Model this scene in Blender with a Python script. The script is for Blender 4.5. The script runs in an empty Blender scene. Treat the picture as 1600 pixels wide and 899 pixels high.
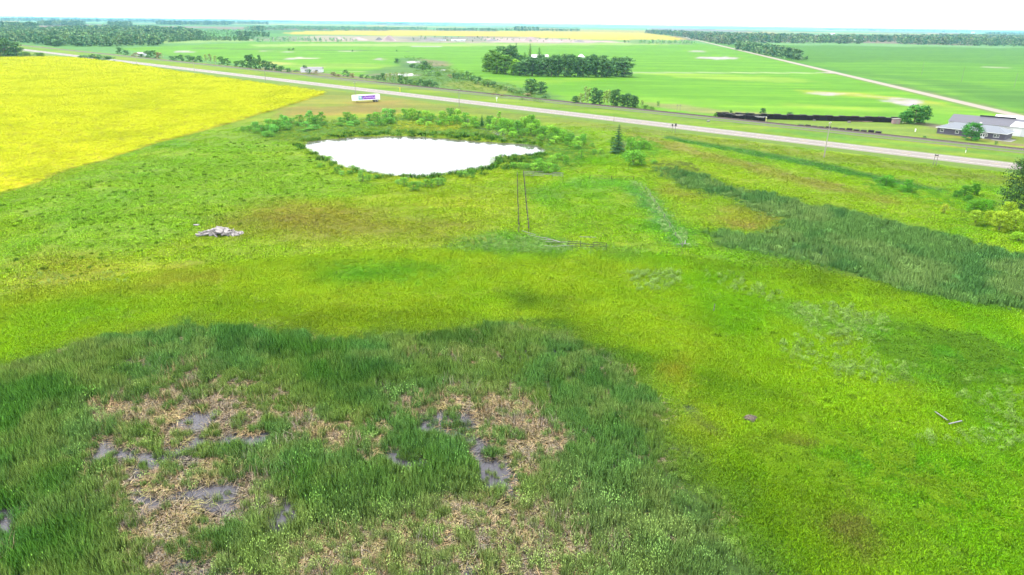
import bpy, math, random
import numpy as np
from mathutils import Matrix, Vector, Euler

# ------------------------------------------------------------------ camera, world, sun, exposure
SC = bpy.context.scene
COL = SC.collection
H = 42.0
FPX = 1067.0
PITCH = math.atan(413.5 / FPX)
ROLL = math.radians(0.79)
F_ = np.array([0, math.cos(PITCH), -math.sin(PITCH)])
U0 = np.array([0, math.sin(PITCH), math.cos(PITCH)])
X_ = np.array([1.0, 0, 0])
R_ = math.cos(ROLL) * X_ + math.sin(ROLL) * U0
U_ = -math.sin(ROLL) * X_ + math.cos(ROLL) * U0
cam_d = bpy.data.cameras.new('camera')
cam = bpy.data.objects.new('camera', cam_d)
COL.objects.link(cam)
cam_d.sensor_width = 36.0
cam_d.lens = 36.0 * FPX / 1600.0
cam_d.clip_start = 0.5
cam_d.clip_end = 120000
cam.matrix_world = Matrix([[R_[0], U_[0], -F_[0], 0], [R_[1], U_[1], -F_[1], 0], [R_[2], U_[2], -F_[2], H], [0, 0, 0, 1]])
SC.camera = cam

SUN_EL, SUN_AZ = 56.0, -38.0          # azimuth from +Y towards +X
W = bpy.data.worlds.new('World')
SC.world = W
W.use_nodes = True
wn = W.node_tree
wn.nodes.clear()
_o = wn.nodes.new('ShaderNodeOutputWorld')
_b = wn.nodes.new('ShaderNodeBackground')
_s = wn.nodes.new('ShaderNodeTexSky')
_s.sky_type = 'NISHITA'
_s.sun_disc = False
_s.sun_elevation = math.radians(SUN_EL)
_s.sun_rotation = math.radians(SUN_AZ)
_s.dust_density = 2.0
_b.inputs[1].default_value = 0.1
# thin, bright overcast: a white cloud layer over the blue
_tc = wn.nodes.new('ShaderNodeTexCoord')
_n = wn.nodes.new('ShaderNodeTexNoise')
_n.inputs['Scale'].default_value = 2.2
_n.inputs['Detail'].default_value = 5
_mr = wn.nodes.new('ShaderNodeMapRange')
_mr.inputs['From Min'].default_value = 0.3
_mr.inputs['From Max'].default_value = 0.7
_mr.inputs['To Min'].default_value = 0.80
_mr.inputs['To Max'].default_value = 0.97
_mx = wn.nodes.new('ShaderNodeMix')
_mx.data_type = 'RGBA'
wn.links.new(_tc.outputs['Generated'], _n.inputs['Vector'])
wn.links.new(_n.outputs['Fac'], _mr.inputs['Value'])
wn.links.new(_mr.outputs['Result'], _mx.inputs['Factor'])
wn.links.new(_s.outputs[0], _mx.inputs['A'])
_mx.inputs['B'].default_value = (9.6, 9.9, 10.2, 1)
wn.links.new(_mx.outputs['Result'], _b.inputs[0])
wn.links.new(_b.outputs[0], _o.inputs[0])

sun_d = bpy.data.lights.new('sun', 'SUN')
sun_d.energy = 2.0
sun_d.angle = math.radians(10)
sun_d.color = (1.0, 0.95, 0.86)
sun = bpy.data.objects.new('sun', sun_d)
COL.objects.link(sun)
_az, _el = math.radians(SUN_AZ), math.radians(SUN_EL)
_to = Vector((math.sin(_az) * math.cos(_el), math.cos(_az) * math.cos(_el), math.sin(_el)))
sun.rotation_euler = _to.to_track_quat('Z', 'Y').to_euler()
SC.view_settings.view_transform = 'Standard'
SC.view_settings.look = 'None'
SC.view_settings.exposure = 1.7
SC.view_settings.gamma = 1
SC.cycles.max_bounces = 6
SC.cycles.diffuse_bounces = 2
SC.cycles.glossy_bounces = 2
SC.cycles.transmission_bounces = 2
SC.cycles.transparent_max_bounces = 4
SC.cycles.volume_bounces = 1
SC.cycles.use_denoising = True
HAZE_DENSITY = 4.6e-5
KEXP = 4.4                            # light on the ground times exposure, for turning seen colours into albedos

rng = np.random.default_rng(7)
random.seed(7)


# ------------------------------------------------------------------ helpers
def P(px, py, z=0.0):
    """point of the plane z seen in direction px,py of the photograph"""
    d = F_ + R_ * (px - 800) / FPX + U_ * (449.5 - py) / FPX
    t = (z - H) / d[2]
    return d * t + np.array([0, 0, H])


def depth(p):
    return float(np.dot(np.asarray(p, float) - np.array([0, 0, H]), F_))


def proj(p):
    q = np.asarray(p, float) - np.array([0, 0, H])
    d = q @ F_
    return 800 + FPX * (q @ R_) / d, 449.5 - FPX * (q @ U_) / d


def PP(pts):
    return np.array([P(*q)[:2] for q in pts])


def lin(c):
    c = np.asarray(c, float) / 255.0
    return np.where(c <= 0.04045, c / 12.92, ((c + 0.055) / 1.055) ** 2.4)


def alb(r, g, b, k=None):
    return np.minimum(lin((r, g, b)) / (k or KEXP), 0.8)


def hash2(ix, iy, s):
    h = (ix.astype(np.int64) * 374761393 + iy.astype(np.int64) * 668265263 + s * 1442695041) & 0xffffffff
    h = ((h ^ (h >> 13)) * 1274126177) & 0xffffffff
    return ((h ^ (h >> 16)) & 0xffff) / 65535.0


def vnoise(x, y, s=0):
    ix, iy = np.floor(x), np.floor(y)
    fx, fy = x - ix, y - iy
    fx, fy = fx * fx * (3 - 2 * fx), fy * fy * (3 - 2 * fy)
    a, b = hash2(ix, iy, s), hash2(ix + 1, iy, s)
    c, d = hash2(ix, iy + 1, s), hash2(ix + 1, iy + 1, s)
    return (a * (1 - fx) + b * fx) * (1 - fy) + (c * (1 - fx) + d * fx) * fy


def fbm(x, y, scale, s=0, octv=4):
    t, a, n = 0.0, 1.0, 0.0
    fx, fy = x / scale, y / scale
    for k in range(octv):
        t = t + a * vnoise(fx + 17.3 * k, fy - 9.1 * k, s + k)
        n += a
        a *= 0.5
        fx, fy = fx * 2.03, fy * 2.03
    return t / n


def sstep(a, b, x):
    t = np.clip((x - a) / (b - a), 0, 1)
    return t * t * (3 - 2 * t)


def sdf(poly, x, y):
    """signed distance to a polygon, negative inside"""
    n = len(poly)
    d = np.full(x.shape, 1e18)
    s = np.ones(x.shape)
    for i in range(n):
        ax, ay = poly[i]
        bx, by = poly[i - 1]
        ex, ey = bx - ax, by - ay
        wx, wy = x - ax, y - ay
        t = np.clip((wx * ex + wy * ey) / (ex * ex + ey * ey + 1e-12), 0, 1)
        dx, dy = wx - ex * t, wy - ey * t
        d = np.minimum(d, dx * dx + dy * dy)
        c1, c2, c3 = y >= ay, y < by, ex * wy > ey * wx
        s = np.where((c1 & c2 & c3) | (~c1 & ~c2 & ~c3), -s, s)
    return s * np.sqrt(d)


def pmask(poly, x, y, soft=2.0, wob=0.0, wscale=8.0, seed=3):
    """soft membership 0..1 of points in a world polygon with a wobbling edge"""
    poly = np.asarray(poly)
    m = np.zeros(x.shape)
    pad = soft + wob * 1.5 + 1
    sel = (x > poly[:, 0].min() - pad) & (x < poly[:, 0].max() + pad) & (y > poly[:, 1].min() - pad) & (y < poly[:, 1].max() + pad)
    if not sel.any():
        return m
    xs, ys = x[sel], y[sel]
    d = sdf(poly, xs, ys)
    if wob:
        d = d + (fbm(xs, ys, wscale, seed) - 0.5) * 2.4 * wob
    m[sel] = sstep(soft, -soft, d)
    return m


def ell(cx, cy, rx, ry, n=14, ang=0.0):
    a = math.radians(ang)
    out = []
    for i in range(n):
        t = 2 * math.pi * i / n
        u, v = rx * math.cos(t), ry * math.sin(t)
        out.append((cx + u * math.cos(a) - v * math.sin(a), cy + u * math.sin(a) + v * math.cos(a)))
    return out


class MB:
    """collects vertices, faces, per-vertex colours, then links ONE mesh object"""
    def __init__(self):
        self.v, self.f, self.c, self.n = [], [], [], 0

    def add(self, v, f, c=None):
        v = np.asarray(v, float)
        self.v.append(v)
        for q in f:
            self.f.append([int(i) + self.n for i in q])
        self.c.append(np.tile(np.array(c if c is not None else (1, 1, 1), float), (len(v), 1)) if (c is None or np.ndim(c) == 1) else np.asarray(c, float))
        self.n += len(v)
        return self

    def box(self, cx, cy, cz, sx, sy, sz, rz=0.0, c=None, M=None):
        v = np.array([(x, y, z) for z in (-.5, .5) for y in (-.5, .5) for x in (-.5, .5)]) * (sx, sy, sz)
        if M is not None:
            v = v @ np.asarray(M).T
        if rz:
            cs, sn = math.cos(rz), math.sin(rz)
            v = np.stack([v[:, 0] * cs - v[:, 1] * sn, v[:, 0] * sn + v[:, 1] * cs, v[:, 2]], 1)
        return self.add(v + (cx, cy, cz), [(0, 2, 3, 1), (4, 5, 7, 6), (0, 1, 5, 4), (2, 6, 7, 3), (0, 4, 6, 2), (1, 3, 7, 5)], c)

    def tube(self, pts, rad, n=6, c=None):
        pts = [np.asarray(p, float) for p in pts]
        if np.ndim(rad) == 0:
            rad = [rad] * len(pts)
        vs = []
        for i, p in enumerate(pts):
            d = pts[min(i + 1, len(pts) - 1)] - pts[max(i - 1, 0)]
            d = d / (np.linalg.norm(d) + 1e-9)
            a = np.cross(d, (0, 0, 1) if abs(d[2]) < .9 else (1, 0, 0))
            a /= np.linalg.norm(a)
            b = np.cross(d, a)
            for k in range(n):
                t = 2 * math.pi * k / n
                vs.append(p + rad[i] * (a * math.cos(t) + b * math.sin(t)))
        fs = []
        for i in range(len(pts) - 1):
            for k in range(n):
                k2 = (k + 1) % n
                fs.append((i * n + k, i * n + k2, (i + 1) * n + k2, (i + 1) * n + k))
        fs.append(tuple(range(n))[::-1])
        fs.append(tuple((len(pts) - 1) * n + k for k in range(n)))
        return self.add(vs, fs, c)

    def mesh(self, name, mat=None, nrm=None):
        me = bpy.data.meshes.new(name)
        V = np.concatenate(self.v)
        me.from_pydata(V.tolist(), [], self.f)
        ca = me.color_attributes.new('bc', 'FLOAT_COLOR', 'POINT')
        C = np.ones((len(V), 4), np.float32)
        C[:, :3] = np.concatenate(self.c)
        ca.data.foreach_set('color', C.ravel())
        if mat:
            me.materials.append(mat)
        me.update()
        if nrm is not None:
            for p in me.polygons:
                p.use_smooth = True
            me.normals_split_custom_set_from_vertices([tuple(q) for q in nrm])
        return me

    def build(self, name, mat=None, parent=None, kind=None):
        return link(name, self.mesh(name, mat), parent, kind)


def link(name, me, parent=None, kind=None, loc=None):
    o = bpy.data.objects.new(name, me)
    COL.objects.link(o)
    if parent is not None:
        o.parent = parent
    if kind:
        o['kind'] = kind
    if loc is not None:
        o.location = loc
    return o


def tag(o, label, cat, group=None):
    o['label'] = label
    o['category'] = cat
    if group:
        o['group'] = group
    return o


def thing(name, label, cat, loc=(0, 0, 0), rz=0.0, group=None):
    o = bpy.data.objects.new(name, None)
    COL.objects.link(o)
    o.location = loc
    o.rotation_euler = (0, 0, rz)
    return tag(o, label, cat, group)


def ordinal(n):
    w = ['first', 'second', 'third', 'fourth', 'fifth', 'sixth', 'seventh', 'eighth', 'ninth', 'tenth']
    if n <= 10:
        return w[n - 1]
    s = 'th' if 10 <= n % 100 <= 20 else {1: 'st', 2: 'nd', 3: 'rd'}.get(n % 10, 'th')
    return f'{n}{s}'


# ------------------------------------------------------------------ materials
def nodes(name):
    m = bpy.data.materials.new(name)
    m.use_nodes = True
    nt = m.node_tree
    return m, nt, nt.nodes['Principled BSDF']


def N(nt, t, **kw):
    n = nt.nodes.new(t)
    for k, v in kw.items():
        if hasattr(n, k):
            setattr(n, k, v)
        else:
            n.inputs[k].default_value = v
    return n


def mixc(nt, a, b, fac, mode='MIX'):
    m = nt.nodes.new('ShaderNodeMix')
    m.data_type = 'RGBA'
    m.blend_type = mode
    for s, key in ((fac, 'Factor'), (a, 'A'), (b, 'B')):
        if hasattr(s, 'is_linked') or hasattr(s, 'links'):
            nt.links.new(s, m.inputs[key])
        elif key == 'Factor':
            m.inputs['Factor'].default_value = s
        else:
            m.inputs[key].default_value = (*s, 1) if len(s) == 3 else s
    return m.outputs['Result']


def plain(name, col, rough=0.7, metal=0.0, var=0.25, scale=1.5, bump=0.0, spec=0.3, vc=False, stretch=None):
    m, nt, bs = nodes(name)
    tc = N(nt, 'ShaderNodeTexCoord')
    vec = tc.outputs['Object']
    if stretch:
        mp = N(nt, 'ShaderNodeMapping')
        mp.inputs['Scale'].default_value = stretch
        nt.links.new(vec, mp.inputs[0])
        vec = mp.outputs[0]
    nz = N(nt, 'ShaderNodeTexNoise', Scale=scale, Detail=6.0, Roughness=0.6)
    nt.links.new(vec, nz.inputs['Vector'])
    col = np.array(col, float)
    c = mixc(nt, tuple(col * (1 - var)), tuple(np.minimum(col * (1 + var), .9)), nz.outputs['Fac'])
    if vc:
        at = N(nt, 'ShaderNodeAttribute', attribute_name='bc')
        c = mixc(nt, c, at.outputs['Color'], 1.0, 'MULTIPLY')
    nt.links.new(c, bs.inputs['Base Color'])
    bs.inputs['Roughness'].default_value = rough
    bs.inputs['Metallic'].default_value = metal
    bs.inputs['Specular IOR Level'].default_value = spec
    if bump:
        bp = N(nt, 'ShaderNodeBump', Strength=bump, Distance=0.05)
        nt.links.new(nz.outputs['Fac'], bp.inputs['Height'])
        nt.links.new(bp.outputs[0], bs.inputs['Normal'])
    return m


def foliage(name, inst=False, transl=0.3, rough=0.9, spec=0.05):
    """leaf material: object colour (or the instance's own tint) times the leaf's own shade"""
    m, nt, bs = nodes(name)
    at = N(nt, 'ShaderNodeAttribute', attribute_name='bc')
    if inst:
        ti = N(nt, 'ShaderNodeAttribute', attribute_name='tint', attribute_type='INSTANCER').outputs['Color']
    else:
        ti = N(nt, 'ShaderNodeObjectInfo').outputs['Color']
    c = mixc(nt, ti, at.outputs['Color'], 1.0, 'MULTIPLY')
    nt.links.new(c, bs.inputs['Base Color'])
    bs.inputs['Roughness'].default_value = rough
    bs.inputs['Specular IOR Level'].default_value = spec
    tr = N(nt, 'ShaderNodeBsdfTranslucent')
    nt.links.new(c, tr.inputs[0])
    ms = N(nt, 'ShaderNodeMixShader')
    ms.inputs[0].default_value = transl
    nt.links.new(bs.outputs[0], ms.inputs[1])
    nt.links.new(tr.outputs[0], ms.inputs[2])
    nt.links.new(ms.outputs[0], nt.nodes['Material Output'].inputs[0])
    return m


M_LEAF = foliage('leaves', transl=.1)
M_BLADE = foliage('grass_blades', inst=True, transl=0.0)
DENSE = 1.75                          # grown plants shade one another: their own leaf colour is brighter than the sward reads
M_MASSLEAF = foliage('wood_leaves', inst=True, transl=0.2)
M_BARK = plain('bark', (0.13, 0.105, 0.08), 0.9, scale=6, bump=.4)
M_PALEBARK = plain('pale_bark', (0.38, 0.37, 0.33), 0.85, scale=6, var=.4)
M_WOOD = plain('weathered_wood', (0.22, 0.2, 0.17), 0.85, scale=8, var=.35)
M_POLEWOOD = plain('pole_wood', (0.30, 0.27, 0.23), 0.85, scale=5, var=.25)
M_TIE = plain('creosoted_timber', (0.028, 0.021, 0.017), 0.8, scale=3, var=.5)
M_STEEL = plain('rail_steel', (0.22, 0.17, 0.14), 0.45, metal=.8, scale=3)
M_WHITE = plain('white_paint', (0.8, 0.8, 0.8), 0.5, var=.05)
M_BLACK = plain('black_rubber', (0.02, 0.02, 0.02), 0.7)
M_GREY = plain('bleached_boards', (.15, .15, .135), .85, var=.25, scale=5)
M_DULLW = plain('dull_white', (.22, .22, .21), .7)
M_POLEGREY = plain('pole_grey', (.17, .17, .15), .8)
M_CONC = plain('broken_concrete', (0.25, 0.225, 0.22), 0.9, scale=2.5, var=.3, bump=.5, vc=True)

# ------------------------------------------------------------------ layout of the land (world metres)
HW_N = np.array([0.897, 1.0]) / math.hypot(0.897, 1.0)   # unit normal of highway and railway
HW_D = np.array([1.0, -0.897]) / math.hypot(0.897, 1.0)  # their direction
HW_C = 370.3 / math.hypot(0.897, 1.0)                    # highway centre line: p.n = HW_C
RW_C = 427.0 / math.hypot(0.897, 1.0)
GR_D = np.array([0.155, 0.988])                          # the gravel road and the section lines
GR_N = np.array([0.988, -0.155])
GR_C = float(np.dot(GR_N, (205 + .157 * 700, 700)))

POND = PP([(472, 225), (486, 221), (500, 219), (545, 214), (600, 212), (650, 213), (700, 216.5), (755, 221), (790, 223), (822, 224.5), (840, 228),
           (850, 234), (846, 239), (832, 243), (805, 243.5), (778, 245), (775, 252), (768, 259), (745, 264), (715, 268), (690, 273), (640, 276),
           (600, 273), (565, 267), (530, 256), (500, 242), (482, 233)])
MARSH = PP([(-160, 615), (-60, 590), (0, 578), (60, 560), (130, 540), (200, 522), (280, 509), (350, 506), (400, 507), (440, 517), (520, 523), (580, 524), (640, 521),
            (700, 511), (750, 503), (800, 503), (880, 518), (940, 545), (990, 572), (1030, 605), (1055, 650), (1070, 690), (1078, 740), (1110, 780),
            (1150, 830), (1190, 870), (1230, 910), (1260, 990), (-260, 990)])
REEDS = [PP([(1105, 364), (1130, 360), (1180, 366), (1215, 352), (1250, 330), (1290, 322), (1340, 332), (1420, 355), (1480, 366), (1540, 387), (1600, 402),
             (1700, 420), (1700, 500), (1600, 484), (1540, 481), (1450, 466), (1350, 434), (1250, 408), (1180, 394), (1120, 388)]),
         PP([(1026, 263), (1060, 262), (1100, 276), (1160, 295), (1230, 309), (1290, 325), (1280, 350), (1225, 350), (1180, 328), (1130, 312), (1085, 298), (1040, 276)])]
DITCH = PP([(1040, 211), (1100, 222), (1180, 233), (1250, 246), (1310, 258), (1370, 273), (1480, 295), (1478, 301), (1370, 284), (1310, 270), (1250, 257), (1180, 243), (1100, 229), (1040, 216)])
FERN = PP([(1370, 520), (1430, 508), (1500, 520), (1560, 540), (1620, 560), (1640, 600), (1560, 610), (1480, 590), (1400, 575), (1360, 550)])
WATERS = [PP(q) for q in [
    [(134, 702), (142, 688), (178, 682), (215, 690), (250, 700), (285, 690), (330, 674), (380, 667), (428, 671), (440, 690), (400, 702), (345, 697), (300, 717), (255, 724),
     (225, 742), (205, 756), (196, 742), (182, 722), (150, 722)],
    [(200, 755), (240, 770), (290, 763), (330, 750), (368, 738), (386, 752), (372, 792), (320, 802), (262, 795), (240, 822), (212, 846), (200, 820), (192, 785)],
    [(426, 792), (448, 778), (462, 795), (458, 824), (436, 818)],
    [(590, 712), (655, 702), (680, 716), (640, 736), (600, 734)],
    [(722, 684), (768, 682), (776, 714), (802, 742), (812, 776), (772, 774), (748, 744), (728, 716)],
    [(-30, 775), (22, 785), (45, 812), (48, 850), (20, 868), (-30, 860)],
    [(262, 868), (330, 866), (352, 905), (250, 912)],
    [(25, 850), (45, 855), (40, 915), (15, 915)],
    [(700, 900), (745, 872), (780, 905)],
    [(1055, 702), (1078, 704), (1084, 722), (1062, 722)],
    [(255, 630), (300, 618), (345, 640), (360, 664), (300, 672), (262, 665)],
    [(640, 648), (700, 628), (745, 642), (758, 668), (700, 684), (645, 676)],
    [(1072, 630), (1100, 634), (1108, 650), (1085, 648)],
    [(860, 545), (885, 548), (888, 556), (865, 554)]]]
WATER_STR = [1.15, 1.05, 1.1, 1.1, 1.1, 1, 1, 1, 1, 1, .95, .95, .9, .9]
CANOLA = PP([(-260, 84), (0, 90.5), (60, 92), (110, 93.5), (185, 101.5), (275, 115), (330, 123), (400, 132.5), (460, 140), (509, 147), (470, 159), (400, 181), (325, 203),
             (240, 226), (120, 263), (0, 304), (-120, 345), (-260, 395)])
CANOLA_FAR = PP([(440, 51.5), (480, 49), (560, 47.8), (700, 48.3), (850, 49.3), (1007, 51.5), (1040, 55.5), (1074, 61.5), (1050, 63.3), (900, 61.5), (820, 58), (700, 57), (560, 55.5), (460, 54)])


def blend(col, c, m):
    return col * (1 - m[:, None]) + np.asarray(c)[None, :] * m[:, None]


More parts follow.
